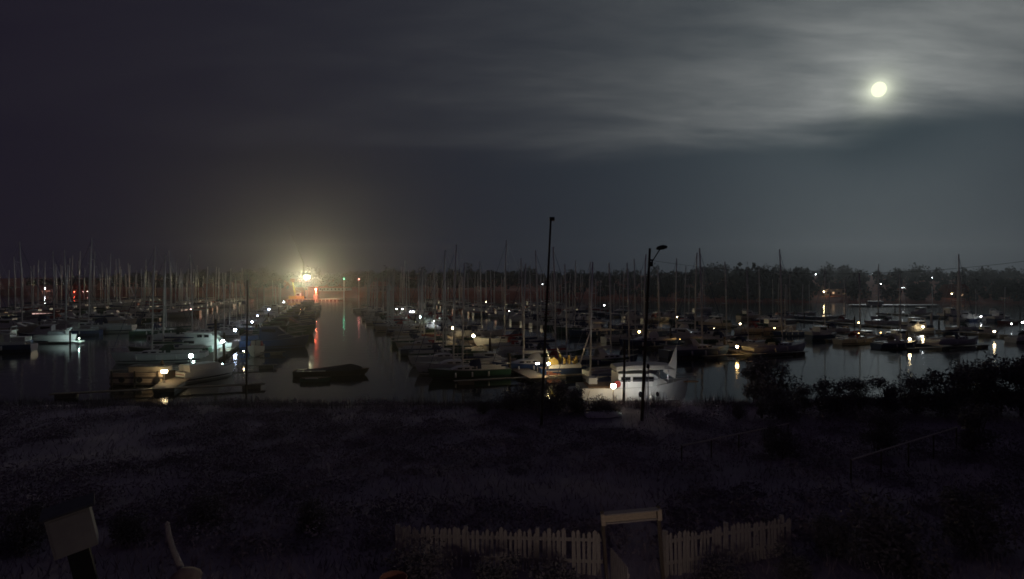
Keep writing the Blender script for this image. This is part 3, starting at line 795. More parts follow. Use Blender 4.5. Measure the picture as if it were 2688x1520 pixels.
# low jetty and timber barge at the warm lamp
lb = at(385, 1008)
be = empty('timber_barge', (lb.x, lb.y, 0), 0.04, 'long low timber barge lit amber beside the wide warm lamp', 'barge')
for k in range(6):
    MB().box((-0.3, -1.2, 0.22 + 0.2 * k), (5.2 - 0.12 * (k % 3), 0.10, 0.16)).build('plank', 'wood_pale' if k % 3 else 'wood_old', be)
MB().box((-0.3, 0, 0.65), (5.1, 2.2, 1.2)).build('hold', 'wood_dark', be)
for k in range(3):
    MB().box((-2.6 + k * 2.2, -1.30, 0.75), (0.14, 0.1, 1.5)).build('post', 'wood_dark', be)
for k in range(3):
    MB().lathe([(0.20, -0.06), (0.28, -0.06), (0.30, 0.0), (0.28, 0.06), (0.20, 0.06)], 12, (0, 0, 0)).build('tyre_fender', 'iron', be, (-1.6 + 1.7 * k, -1.34, 0.65)).rotation_euler = (R(90), 0, 0)
MB().box((0.3, 0.2, 1.55), (3.4, 1.6, 0.55)).build('deckhouse', 'gel_cream', be)
MB().box((0.3, 0.2, 1.86), (3.8, 1.9, 0.08)).build('roof', 'roof_slate', be)
je = empty('low_jetty', (at(455, 1004).x, at(455, 1004).y, 0), 0.05, 'short pale jetty end under the wide warm lamp', 'jetty')
MB().box((0, 0, 0.38), (3.4, 1.5, 0.14)).build('deck', 'concrete', je)
for k in range(3):
    MB().tube([(-1.3 + 1.3 * k, -0.6, -1.2), (-1.3 + 1.3 * k, -0.6, 0.3)], 0.12, 8).build('leg', 'wood_dark', je)
for k in range(2):
    MB().lathe([(0.09, 0.45), (0.11, 0.55), (0.07, 0.68), (0.11, 0.75)], 8, (-1.1 + 0.25 * k, -0.4, 0)).build('bollard', 'iron', je)
wb = at(394, 905)
we = empty('white_cabinet', (wb.x, wb.y, 0.48), 0, 'small white upright cabinet with a dark middle on the left pontoon', 'cabinet')
MB().box((0, 0, 0.55), (0.72, 0.5, 1.1)).build('case', 'gel_white', we)
MB().box((0.02, -0.262, 0.58), (0.26, 0.04, 0.62)).build('door', 'iron', we)
# dark covered boats in the lower channel, with pale gunwales
d1 = at(872, 985)
de = empty('covered_launch', (d1.x, d1.y, 0), R(8), 'dark covered launch with a pale gunwale line in the near channel', 'boat')
hull_parts(de, 8.0, 2.6, 0.62, 'wood_dark', 'teak', False, bow_rise=0.2)
MB().loft([[(x, -w, 0.62), (x, 0, z), (x, w, 0.62)] for x, w, z in ((-3.8, 0.95, 0.70), (-1.0, 1.2, 0.85), (2.0, 1.0, 1.25), (3.2, 0.4, 0.9))]).build('tarpaulin', 'iron', de)
MB().box((-2.0, -1.27, 0.68), (3.0, 0.08, 0.07)).build('gunwale', 'gel_white', de)
d2 = at(830, 1002)
dd = empty('dinghy', (d2.x, d2.y, 0), R(4), 'small dinghy with a white rail in front of the covered launch', 'boat')
hull_parts(dd, 3.0, 1.3, 0.42, 'gel_green', 'teak', False, bow_rise=0.2)
MB().box((-0.3, -0.63, 0.44), (1.3, 0.06, 0.05)).build('rail', 'gel_white', dd)
MB().box((0, 0, 0.36), (0.25, 1.1, 0.04)).build('thwart', 'teak', dd)
# boats that take the light of their lamps on the right
def lit_boat(px, py, proto, sc, rz, label):
    p = at(px, py)
    return put(proto, (p.x, p.y), rz, sc, label, 'boat', 'boats lit by a lamp')
lit_boat(1195, 880, MF[0], 0.72, R(-20), 'white cabin boat under the warm lamp on the white lit pontoon')
lit_boat(1256, 901, MF[2], 0.6, R(40), 'cream cabin boat with a bright pointed bow below the warm lamp')
lit_boat(1136, 868, MF[0], 0.7, R(5), 'white boat side on, left of the warm lit cabin boats')
lit_boat(1918, 918, MF[1], 0.55, R(10), 'dark blue boat with a lit ledge beside the brightest amber lamp')
lit_boat(2036, 872, MF[2], 1.0, R(0), 'cream boat with a long low lit deck in the right half')
lit_boat(1800, 895, MF[0], 0.8, R(-25), 'small boat with an orange lit side, right of the pole')
lit_boat(2280, 893, MF[2], 0.62, R(8), 'cream boat with a yellow lit cabin in the right water')
lit_boat(2368, 899, MF[0], 0.8, R(0), 'white low boat straight under its warm lamp')
lit_boat(2335, 893, MF[0], 0.55, R(80), 'white boat end on between two lit boats in the right water')
lit_boat(2590, 878, MF[0], 0.6, R(0), 'white boat beside the lamp nearest the right edge')
lit_boat(2620, 842, MF[0], 1.0, R(12), 'white cruiser under the pale lamps at the right edge')
lit_boat(2536, 842, MF[0], 0.9, R(-12), 'white cruiser left of the pale lamp at the right edge')
lit_boat(1296, 962, MF[2], 0.62, R(0), 'cream boat with a dim brown side right of the lone mast')
pe_ = empty('white_pile', (at(2445, 865).x, at(2445, 865).y, 0), 0, 'tall white pile standing in the water near the right edge', 'post')
MB().tube([(0, 0, -1), (0, 0, 3.4)], 0.22, 10).build('shaft', 'gel_white', pe_)
MB().lathe([(0.25, 3.4), (0.25, 3.5), (0.02, 3.7)], 10).build('cap', 'gel_white', pe_)

# ------------------------------------------------------------------ the pier head with its floodlight mast and derrick
PH = far(806, 727, 352.0)
pier = empty('work_pier', (PH.x + 1, PH.y, 0), 0.05, 'floodlit work pier with timber facing at the end of the blue lit pontoon', 'pier')
MB().box((4, 0, 1.2), (32, 9, 0.5)).build('deck', 'concrete', pier)
for k in range(14):
    MB().box((-11.5 + k * 2.3, -4.6, 0.1), (0.5, 0.35, 2.6)).build('pile', 'wood_pale', pier)
for k in range(9):
    MB().box((-10.2 + k * 1.05, -4.55, 2.3), (0.8, 0.12, 1.9)).build('facing_board', 'crane_yellow', pier)
fm = empty('floodlight_mast', (PH.x, PH.y, 1.45), 0, 'tall mast carrying the glaring yellow green floodlight over the pier', 'floodlight')
hh = PH.z - 1.45
MB().box((0, -1.0, hh - 0.95), (0.9, 0.8, 0.08)).build('mast_shade', 'iron', fm)  # plate added under the light to shade the mast
MB().tube([(0, 0.3, 0), (0, 0.3, hh + 0.2)], [0.16, 0.10], 10).build('mast', 'iron', fm)
MB().box((0, -0.2, hh + 0.1), (2.4, 0.12, 0.14)).build('crossbar', 'lamp_casing', fm)
for k in range(4):
    hd = MB().box((-1.35 + 0.9 * k, -0.45, hh), (0.8, 0.4, 1.5)).build('lamp_head', 'lamp_casing', fm)
    MB().box((-1.35 + 0.9 * k, -0.68, hh), (0.74, 0.04, 1.4)).build('lens', emat('flood', (1.0, 1.0, 0.42), 14.0), hd)
fl = bpy.data.lights.new('floodlight', 'POINT')
fl.energy, fl.color, fl.shadow_soft_size = 46000.0, (0.97, 1.0, 0.48), 0.25
flo = bpy.data.objects.new('floodlight_beam', fl)
flo.location = (0, -1.1, hh)
flo.parent = fm
COL.objects.link(flo)
fs = bpy.data.lights.new('floodlight_spot', 'SPOT')          # beam added towards the camera to brighten the haze glow
fs.energy, fs.color, fs.shadow_soft_size, fs.spot_size, fs.spot_blend = 155000.0, (1.0, 0.89, 0.58), 0.6, R(120), 1.0
fso = bpy.data.objects.new('floodlight_glow_beam', fs)
fso.location = (0, -2.0, hh)
fso.rotation_euler = (R(92), 0, R(180) + math.atan2(-PH.x, PH.y))
fso.parent = fm
COL.objects.link(fso)
dr = empty('derrick', (PH.x - 7.5, PH.y - 1, 1.45), 0, 'small yellow lattice derrick left of the floodlight', 'crane')
for sx_ in (-0.5, 0.5):
    MB().tube([(sx_ + 1.0, 0, 0), (sx_ * 0.3 - 1.0, 0, 10.2)], 0.13, 6).build('chord', 'crane_yellow', dr)
for k in range(6):
    z0, z1 = 0.6 + k * 1.5, 2.1 + k * 1.5
    def cxp(z, s_):
        f_ = z / 10.2
        return 1.0 + s_ * 0.5 * (1 - f_ * 0.7) - 2.0 * f_
    MB().tube([(cxp(z0, -1), 0, z0), (cxp(z1, 1), 0, z1)], 0.07, 5).build('brace', 'crane_yellow', dr)
    MB().tube([(cxp(z0, 1), 0, z0), (cxp(z1, -1), 0, z1)], 0.07, 5).build('brace', 'crane_yellow', dr)
MB().tube([(-1.0, 0, 10.2), (1.2, 0, 6.0), (4.6, -0.5, 4.2)], 0.07, 5).build('stay', 'steel', dr)
MB().box((2.6, 0, 2.0), (2.6, 2.2, 3.2)).build('cab', 'gel_white', dr)
MB().box((2.6, -1.13, 2.6), (1.8, 0.06, 1.2)).build('window', 'dark_glass', dr)
streak_low, streak_top = far(793, 690, 352), far(753, 592, 352)
streak = empty('flare_streak', (PH.x - 3.0, PH.y + 2.5, 1.45), 0, 'lens flare built as a long thin jib leaning up to the left over the floodlight', 'flare jib')  # lens flare ray given solid shape as a leaning tube with a foot
o_ = Vector(streak.location)
MB().tube([Vector((0.4, 0.3, 0)), streak_low - o_ + Vector((0, 2, 0)), streak_top - o_ + Vector((0, 2, 0))], [0.20, 0.15, 0.08], 6).build('spar', 'wood_dark', streak)
MB().box((0.4, 0.3, 0.6), (1.6, 1.6, 1.2)).build('streak_foot', 'iron', streak)
hut = empty('pier_hut', (PH.x + 5.5, PH.y, 1.45), 0, 'small white hut on the pier right of the floodlight', 'hut')
MB().box((0, 0, 1.3), (2.4, 2.4, 2.6)).build('wall', 'house_white', hut)
MB().loft([[(-1.5, -1.5, 2.6), (1.5, -1.5, 2.6), (1.5, 1.5, 2.6), (-1.5, 1.5, 2.6)], [(-0.1, -0.1, 3.8), (0.1, -0.1, 3.8), (0.1, 0.1, 3.8), (-0.1, 0.1, 3.8)]]).build('roof', 'barn_red', hut)
MB().box((0.2, -1.22, 1.0), (0.8, 0.06, 1.9)).build('door', 'wood_dark', hut)
def beacon(px, py, wl_row, kind, col, label):
    p = at(px, wl_row)
    z = CAM_H + (HOR - py) / FPX * p.y
    e = empty('beacon', (p.x, p.y, 0), 0, label, 'beacon')
    MB().tube([(0, 0, -1), (0, 0, z)], [0.30, 0.20], 8).build('post', 'gel_white', e)
    MB().lathe([(0.4, z), (0.4, z + 0.15), (0.1, z + 0.2)], 8).build('gallery', 'iron', e)
    MB().ball((0, 0, z + 0.55), 0.38, 8, 6).smooth().build('lantern', emat(kind, col, 14.0), e)
    return e
beacon(903, 734, 789, 'green', GREENL, 'slim white beacon with a green light right of the floodlight')
beacon(942, 735, 789, 'redlight', (1.0, 0.28, 0.25), 'slim white beacon with a red light, right of the green one')
rb = beacon(829, 762, 792, 'redflame', REDL, 'assumed short beacon with a strong red light under the pier hut')  # beacon assumed from its red streak on the water
for ch in rb.children:
    if ch.name.startswith('lantern'):
        ch.data.materials[0] = emat('redstrong', REDL, 40.0)
rl = bpy.data.lights.new('assumed_red_light', 'POINT')  # point light added at the assumed beacon to redden bank and boats
rl.energy, rl.color, rl.shadow_soft_size = 20000.0, (1.0, 0.13, 0.06), 0.6
rlo = bpy.data.objects.new('assumed_red_beam', rl)
rlo.location = (0, -0.9, CAM_H + (HOR - 762) / FPX * rb.location.y + 0.8)
rlo.parent = rb
COL.objects.link(rlo)

# ------------------------------------------------------------------ far shore: houses, sheds, lamps
def house(px, py, w, dpt, h, wallm, roofm, label, lit=(), dmin=300, cat='house', flat=False, name='shore_house', hgt=1.5):
    p = hit_far(px, py, hgt, dmin)
    g = far_z(p.x, p.y) - 0.3
    e = empty(name, (p.x, p.y, g), rnd.uniform(-0.25, 0.25), label, cat)
    wall = MB().box((0, 0, h / 2), (w, dpt, h)).build('wall', wallm, e)
    if flat:
        MB().box((0, 0, h + 0.2), (w + 0.8, dpt + 0.8, 0.4)).build('roof', roofm, e)
    else:
        r = MB()
        o2 = 0.4
        rid = h + dpt * 0.42
        r.loft([[(x, -dpt / 2 - o2, h - 0.2), (x, 0, rid), (x, dpt / 2 + o2, h - 0.2), (x, dpt / 2 + o2, h - 0.4), (x, 0, rid - 0.25), (x, -dpt / 2 - o2, h - 0.4)] for x in (-w / 2 - o2, w / 2 + o2)])
        ro = r.build('roof', roofm, e)
        for sgn in (-1, 1):
            MB().poly([(sgn * w / 2 * 0.999, -dpt / 2, h), (sgn * w / 2 * 0.999, 0, rid - 0.28), (sgn * w / 2 * 0.999, dpt / 2, h)]).build('gable', wallm, e)
        MB().box((w * 0.3, 0.3, rid + 0.4), (0.8, 0.7, 1.4)).build('chimney', 'house_brick', ro)
    n_ = max(2, int(w / 3))
    for k in range(n_):
        for fl_ in range(max(1, int(h / 2.8))):
            x = -w / 2 + (k + 0.5) * w / n_
            o = MB().box((x, -dpt / 2 - 0.03, 1.6 + fl_ * 2.7), (1.1, 0.1, 1.2)).build('window', 'window_glow' if (k, fl_) in lit else 'dark_glass', e)
    MB().box((-w / 2 + w / n_, -dpt / 2 - 0.04, 1.0), (0.9, 0.12, 2.0)).build('door', 'wood_dark', e)
    CLEAR.append((px, w / 2 / p.y * FPX + 6, p.y))
    return e
house(548, 741, 6, 7, 6, 'house_white', 'roof_slate', 'white gabled house on the reddish bank above the left pontoons').rotation_euler[2] = R(75)
house(626, 740, 10, 6, 3.4, 'house_brick', 'house_white', 'low brick shed with a pale flat roof on the left bank', flat=True, name='boat_shed', cat='shed')
house(232, 755, 22, 9, 5.5, 'barn_red', 'roof_tile', 'red boarded boat shed behind the far left masts', name='boat_shed', cat='shed', hgt=2.5)
house(2188, 768, 13, 8, 4.5, 'house_white', 'roof_slate', 'pale house with a lamp lit front on the right far shore', lit=((1, 0), (3, 0)))
house(2505, 774, 12, 8, 4.5, 'house_brick', 'roof_tile', 'brick house with one glowing window on the right far shore', lit=((2, 0), (3, 0)))
house(1000, 760, 14, 8, 4.5, 'house_white', 'roof_tile', 'low pale house on the reddish bank right of the red beacon')
house(880, 762, 26, 6, 2.4, 'concrete', 'concrete', 'low pale quay building right of the floodlit pier', flat=True, name='quay_shed', cat='shed', hgt=1.0)
sl = [(118, 757, 'cool', .42, 60, 'bright white lamp on the far left shore'), (12, 779, 'pink', .2, 34, 'small pink lamp at the far left edge'), (195, 766, 'red', .26, 60, 'red lamp left of the red boat shed'), (219, 766, 'pink', .16, 30, 'tiny orange lamp in front of the red boat shed'), (229, 765, 'pink', .18, 34, 'tiny orange lamp, rightmost in front of the red boat shed'), (384, 778, 'cool', .12, 14, 'faint lamp low on the left far shore'), (417, 779, 'cool', .14, 16, 'faint lamp right of the other on the left far shore'),
      (2141, 720, 'cool', .24, 40, 'white lamp high in the trees on the right hill'), (2163, 766, 'warm', .34, 60, 'bright warm lamp at the pale house on the far shore'), (2132, 765, 'cool', .14, 20, 'faint lamp left of the pale house on the far shore'), (2290, 719, 'cool', .12, 18, 'tiny lamp high on the hill right of the moon house'), (2312, 745, 'cool', .24, 34, 'white lamp on a mast on the right hillside'), (2368, 755, 'cool', .13, 24, 'left one of a faint pair of hillside lamps'), (2374, 755, 'cool', .13, 24, 'right one of a faint pair of hillside lamps'), (2447, 729, 'cool', .2, 30, 'white lamp near the hilltop above the brick house'), (2498, 771, 'warm', .22, 40, 'warm lamp at the brick house on the far shore'), (1424, 746, 'cool', .3, 12, 'pale wide lamp on the hill behind the timber pole'), (1547, 750, 'cool', .2, 24, 'white lamp on the hill beside a tall mast'), (1500, 790, 'warm', .09, 12, 'very faint lamp on the bank behind the masts')]
for px, py, kd, r, s, lab in sl:
    if lab.startswith('tiny lamp high'):
        lab = 'tiny lamp high on the right hill, left of the hillside pair'
    shore_lamp(px, py, kd, r, s, lab)
# pale landing stage on the far right water
ls = at(2345, 806)
lse = empty('landing_stage', (ls.x, ls.y, 0), 0, 'long pale landing stage low on the far right water', 'landing stage')
for k in range(8):
    MB().box((-17.5 + 5 * k, 0, 0.9), (4.8, 2.2, 0.3)).build('deck_section', 'gel_white', lse)
    MB().box((-17.5 + 5 * k, 0, 0.3), (3.4, 1.8, 0.8)).build('float', 'pontoon_float', lse)
MB().box((-8, 0.6, 1.9), (7, 1.4, 1.6)).build('shelter', 'gel_grey', lse)

# ------------------------------------------------------------------ the far wood, one dark mass along the ridge
def far_wood():
    r = random.Random(3)
    V, F = [], []
    made = 0
    tries = 0
    while made < 2200 and tries < 16000:
        tries += 1
        x = r.uniform(-560, 620)
        v = 7 + 323 * r.random() ** 1.6 if x > 30 else r.uniform(18, 330)
        if x < 30 and v < 75 and r.random() > 0.10:
            continue
        y = shore(x) + v
        px = CX + x / y * FPX
        if not -150 < px < 2850:
            continue
        if any(abs(px - q) < w_ + 4 and y < d_ + 2 for q, w_, d_ in CLEAR):
            continue
        g = far_z(x, y)
        h = r.uniform(4.5, 10.5) * (1.25 if 1870 < px < 2150 else 1.0) * (0.9 + 0.85 * noise.noise((x * 0.022, y * 0.022, 9))) * (1.25 if r.random() < 0.08 else 1.0)
        if x < 30 and v < 75:
            h *= 0.4
        w_ = h * r.uniform(0.38, 0.55)
        made += 1
        lobes = [(r.uniform(-.4, .4) * w_, r.uniform(-.4, .4) * w_, h * r.uniform(0.12, 0.85), w_ * r.uniform(0.5, 0.75)) for _ in range(7)]
        for k in range(84):
            lx, ly, lz, lr = r.choice(lobes)
            dv = Vector((r.gauss(0, 1), r.gauss(0, 1), r.gauss(0, 1))).normalized() * lr * r.uniform(0.75, 1.05)
            c_ = Vector((x + lx, y + ly, g + lz)) + dv
            s_ = r.uniform(0.45, 1.0) * (0.45 + h / 13.0)
            a = Vector((r.gauss(0, 1), r.gauss(0, 1), r.gauss(0, 1))).normalized() * s_
            b_ = a.cross(Vector((r.gauss(0, 1), r.gauss(0, 1), r.gauss(0, 1)))).normalized() * s_ * 0.8
            i = len(V)
            V.extend([tuple(c_ - a), tuple(c_ + b_), tuple(c_ + a), tuple(c_ - b_)])
            F.append((i, i + 1, i + 2, i + 3))
        i = len(V)
        V.extend([(x - .25, y, g - .5), (x + .25, y, g - .5), (x, y + .25, g - .5), (x, y, g + h * .7)])
        F.extend([(i, i + 1, i + 3), (i + 1, i + 2, i + 3), (i + 2, i, i + 3)])
    me = bpy.data.meshes.new('far_wood')
    me.from_pydata(V, [], F)
    me.materials.append(M['wood_far'])
    o = bpy.data.objects.new('far_wood', me)
    COL.objects.link(o)
    tag(o, 'dark wood along the ridge of the far shore', 'wood', kind='stuff')
far_wood()

# ------------------------------------------------------------------ poles, wires and posts on the near bank
def pole(px_t, py_t, px_b, d, r, label, name='timber_pole', cat='pole'):
    xb = (px_b - CX) / FPX * d
    g = near_z(xb, d)
    top = far(px_t, py_t, d)
    e = empty(name, (xb, d, g), 0, label, cat)
    t_ = top - Vector((xb, d, g))
    MB().tube([(0, 0, -0.5), t_ * 0.5, t_], [r * 1.25, r * 1.05, r * 0.85], 10).smooth().build('shaft', 'wood_dark', e)
    return e, t_, top
lamp_e, lt, ltop = pole(1706, 652, 1684, 36.0, 0.085, 'dark timber pole carrying an unlit street lamp right of the centre', 'street_lamp', 'street lamp')
MB().tube([lt + Vector((0.05, -0.05, -0.95)), lt + Vector((0.28, -0.08, -0.60)), lt + Vector((0.62, -0.1, -0.05))], 0.035, 8).build('arm', 'iron', lamp_e)
hd = MB()
hd.loft([[(lt.x + x, lt.y - 0.1 + y * w, lt.z + z0 + zz * h) for y, zz in ((-1, 0), (-0.7, 0.8), (0, 1), (0.7, 0.8), (1, 0), (0.6, -0.6), (0, -0.8), (-0.6, -0.6))] for x, w, h, z0 in ((0.38, 0.06, 0.06, -0.03), (0.50, 0.17, 0.14, 0.0), (0.80, 0.20, 0.17, 0.05), (1.02, 0.14, 0.10, 0.07), (1.08, 0.04, 0.03, 0.07))])
hd.smooth().build('lantern_head', 'iron', lamp_e)
MB().box((lt.x + 0.05, -0.14, lt.z - 1.0), (0.20, 0.14, 0.30)).build('bracket', 'iron', lamp_e)
MB().box((lt.x + 0.02, -0.14, lt.z - 0.75), (0.26, 0.10, 0.10)).build('insulator', 'iron', lamp_e)
cb_e, ct, ctop = pole(1446, 572, 1420, 34.0, 0.07, 'tall bare timber pole rising highest against the sky near the centre')
MB().box((ct.x + 0.06, -0.1, ct.z - 0.08), (0.30, 0.2, 0.22)).build('cap', 'iron', cb_e)
pole(1640, 892, 1637, 41.5, 0.085, 'short dark post standing in front of the white cruiser', 'mooring_post', 'post')
lf_e, lft, lftop = pole(650, 735, 646, 42.0, 0.06, 'faint dark timber pole left of the channel')
pole(566, 838, 565, 66.0, 0.16, 'dark post in front of the green lit cabin boat', 'mooring_post', 'post')
cdt = empty('conduit_post', ((1700 - CX) / FPX * 36.6, 36.6, near_z((1700 - CX) / FPX * 36.6, 36.6)), 0, 'grey twin pipe standing against the street lamp pole', 'pipe')
MB().tube([(0.0, 0, -0.3), (0.05, 0, 3.3)], 0.04, 8).build('pipe', 'gel_grey', cdt)
MB().tube([(-0.16, 0, -0.3), (-0.10, 0, 3.1)], 0.03, 8).build('pipe', 'gel_grey', cdt)
MB().lathe([(0.10, 3.2), (0.12, 3.35), (0.05, 3.5)], 8, (0.03, 0, 0)).build('hood', 'iron', cdt)
MB().tube([(0.05, -0.1, 0.9), (0.35, -0.4, 0.2), (0.75, -0.8, -0.2)], 0.035, 6).build('hose', 'gel_grey', cdt)
def wire(a, b_, sag, label, name='overhead_wire'):
    pts = []
    for i in range(25):
        t_ = i / 24
        p = a.lerp(b_, t_)
        pts.append(Vector((p.x, p.y, p.z - 4 * sag * t_ * (1 - t_))))
    o = MB().tube(pts, 0.009, 5).build(name, 'iron')
    return tag(o, label, 'wire')
wire(ltop + Vector((0, 0, -0.75)), far(2790, 672, 30), 0.9, 'thin overhead wire running from the street lamp pole to the right edge')

# ------------------------------------------------------------------ shrubs on the bank
def shrub_proto(seed, rx, h, nleaf, m, leaf=0.11):
    r = random.Random(seed)
    e = empty('shrub')
    stems = MB()
    tips = []
    for k in range(7):
        a = r.uniform(0, 2 * math.pi)
        q = r.uniform(0.2, 0.75)
        tip = Vector((math.cos(a) * rx * q, math.sin(a) * rx * q, h * r.uniform(0.5, 0.92)))
        stems.tube([(math.cos(a) * 0.12, math.sin(a) * 0.12, -0.2), tip * 0.5 + Vector((0, 0, h * 0.05)), tip], [0.06, 0.04, 0.012], 5)
        tips.append((tip, rx * r.uniform(0.28, 0.5)))
        tips.append((Vector((tip.x * 0.9, tip.y * 0.9, tip.z * 0.45)), rx * r.uniform(0.3, 0.5)))
    stems.build('trunk', 'bark', e)
    L_ = MB()
    for k in range(nleaf):
        tp, tr = r.choice(tips)
        c_ = tp + Vector((r.gauss(0, 1), r.gauss(0, 1), r.gauss(0, 0.85))).normalized() * tr * r.uniform(0.4, 1.08)
        if c_.z < 0.02:
            continue
        s_ = leaf * r.uniform(0.6, 1.3)
        a = Vector((r.gauss(0, 1), r.gauss(0, 1), r.gauss(0, 0.7))).normalized()
        b_ = a.cross(Vector((r.gauss(0, 1), r.gauss(0, 1), r.gauss(0, 1)))).normalized()
        L_.poly([c_ - a * s_, c_ + b_ * s_ * 0.45, c_ + a * s_, c_ - b_ * s_ * 0.45])
    L_.build('crown', m, e)
    return e
SH = [shrub_proto(11, 1.5, 2.2, 2600, 'foliage_a'), shrub_proto(12, 1.9, 2.8, 3200, 'foliage_b'), shrub_proto(13, 1.3, 3.4, 2800, 'foliage_a'), shrub_proto(14, 2.2, 2.0, 3000, 'foliage_b'), shrub_proto(15, 2.4, 4.6, 4800, 'foliage_a', 0.13)]
SHH = [2.2, 2.8, 3.4, 2.0, 4.6]
def shrub(px, top_row, d, k, label):
    x = (px - CX) / FPX * d
    g = near_z(x, d)
    if px > 2080 and d > 33:
        top_row += 24
    zt = CAM_H - (top_row - HOR) / FPX * d
    sc = max(0.35, (zt - g) / (SHH[k] * 1.03))
    o = copy_tree(SH[k])
    o.location = (x, d, g)
    o.rotation_euler = (0, 0, rnd.uniform(0, 6.28))
    w_ = max(0.7, min(1.25, 1.0 / sc)) if sc > 1.2 else 1.0
    o.scale = (sc * w_, sc * w_, sc)
    tag(o, label, 'shrub', 'dark shrubs on the near bank')
    return o
SHRUBS = []
for px, tr, d, k in ((1395, 1005, 39, 0), (1450, 1000, 38, 1), (1510, 1022, 38, 0), (1562, 1046, 37.5, 3), (1608, 1076, 37, 3), (1340, 1030, 39, 3), (1270, 1052, 38, 0),
                     (1940, 1085, 36, 1), (2000, 1040, 36, 2), (2050, 1020, 35, 1), (2110, 985, 37, 4), (2190, 975, 36, 1), (2260, 968, 37, 4), (2330, 965, 35, 2), (2400, 958, 36, 4), (2480, 945, 35, 1), (2550, 930, 36, 4), (2620, 915, 35, 4), (2690, 905, 34, 2), (1985, 930, 43, 2), (2035, 955, 42.5, 1),
                     
                     (2050, 1120, 27, 1), (2300, 1080, 27, 4), (2560, 1050, 26, 2),
                     (1120, 1462, 13.2, 3), (1300, 1480, 13.0, 0), (1430, 1495, 12.8, 3), (1900, 1492, 13.2, 3), (2090, 1450, 14.0, 0), (2190, 1380, 15.5, 1), (2370, 1350, 15, 3), (2560, 1290, 16, 1), (60, 1330, 16, 1), (330, 1350, 16.5, 0), (560, 1330, 18, 3), (820, 1350, 17.5, 1)):
    SHRUBS.append((shrub(px, tr, d, k, ''), px, d))
bands = (('along the water edge of the bank', lambda p, d: d >= 33), ('halfway up the bank', lambda p, d: 20 <= d < 33), ('by the garden fence', lambda p, d: d < 20))
ORDL = ['leftmost'] + ORD[1:]
for bn, f_ in bands:
    for i, (o, p, d) in enumerate(sorted([s_ for s_ in SHRUBS if f_(s_[1], s_[2])], key=lambda s_: s_[1])):
        o['label'] = ('dark leafy shrub, leftmost %s' % bn) if i == 0 else 'dark leafy shrub, %s from the left %s' % (ORDL[i], bn)
# low scrub that covers the slope
def undergrowth():
    r = random.Random(21)
    V, F = [], []
    for k in range(1250):
        y = 15.5 + 28.0 * r.random()
        x = r.uniform(-1.02, 1.02) * y
        pn = noise.noise((x * 0.16, y * 0.16, 3))
        if pn < -0.22 or abs(x - 9 + 0.35 * (y - 30) + 1.5 * math.sin(y * 0.3)) < 0.8:      # bare patches and a worn track
            continue
        g = near_z(x, y)
        hr, hh_ = r.uniform(0.4, 1.5), r.uniform(0.2, 0.8) * (0.6 if y > 40 else 1.0) * (0.8 + 1.6 * max(0, pn))
        for q in range(150):
            a, b_ = r.uniform(0, 6.28), math.sqrt(r.random())
            zz = hh_ * (1 - b_ * b_) * r.uniform(0.35, 1.05)
            c_ = Vector((x + math.cos(a) * hr * b_, y + math.sin(a) * hr * b_, g + zz))
            s_ = r.uniform(0.035, 0.08)
            u = Vector((r.gauss(0, 1), r.gauss(0, 1), r.gauss(0, 0.6))).normalized() * s_
            w_ = u.cross(Vector((r.gauss(0, 1), r.gauss(0, 1), r.gauss(0, 1)))).normalized() * s_ * 0.5
            i = len(V)
            V.extend([tuple(c_ - u), tuple(c_ + w_), tuple(c_ + u), tuple(c_ - w_)])
            F.append((i, i + 1, i + 2, i + 3))
    me = bpy.data.meshes.new('undergrowth')
    me.from_pydata(V, [], F)
    me.materials.append(M['bracken'])
    o = bpy.data.objects.new('undergrowth', me)
    COL.objects.link(o)
    tag(o, 'low dark scrub covering the bank between garden and water', 'undergrowth', kind='stuff')
undergrowth()
def handrail(pa, pb, label):
    e = empty('handrail', pa, 0, label, 'handrail')
    d = pb - pa
    MB().tube([(0, 0, 0), d], 0.035, 6).build('rail', 'wood_weathered', e)
    for k in range(5):
        q = d * (k / 4)
        MB().tube([q + Vector((0, 0.03, -1.3)), q + Vector((0, 0.03, 0.02))], 0.03, 6).build('post', 'wood_dark', e)
handrail(far(2235, 1207, 22.5), far(2512, 1122, 27.0), 'faint pale handrail slanting up the dark slope at the right')
handrail(far(1790, 1170, 26.0), far(2070, 1112, 30.0), 'faint pale handrail lower on the slope, left of the other handrail')
def reeds():
    r = random.Random(31)
    V, F = [], []
    for k in range(30000):
        x = r.uniform(-48, 52)
        y = r.uniform(39.5, 45.2)
        cl_ = noise.noise((x * 0.35, y * 0.5, 2)) + 0.5 * noise.noise((x * 1.3, y * 1.1, 5))
        if cl_ < -0.25 + 0.3 * r.random():
            continue
        g = near_z(x, y)
        h = (0.45 + 0.75 * max(0, cl_)) * r.uniform(0.6, 1.25)
        a = r.uniform(0, 6.28)
        w_ = r.uniform(0.012, 0.028)
        lx, ly = r.gauss(0, 0.13), r.gauss(0, 0.13)
        i = len(V)
        V.extend([(x - math.cos(a) * w_, y - math.sin(a) * w_, g - .05), (x + math.cos(a) * w_, y + math.sin(a) * w_, g - .05), (x + lx, y + ly, g + h)])
        F.append((i, i + 1, i + 2))
    me = bpy.data.meshes.new('reeds')
    me.from_pydata(V, [], F)
    me.materials.append(M['foliage_b'])
    o = bpy.data.objects.new('reeds', me)
    COL.objects.link(o)
    tag(o, 'ragged dark reeds along the near water edge', 'reeds', kind='stuff')
reeds()
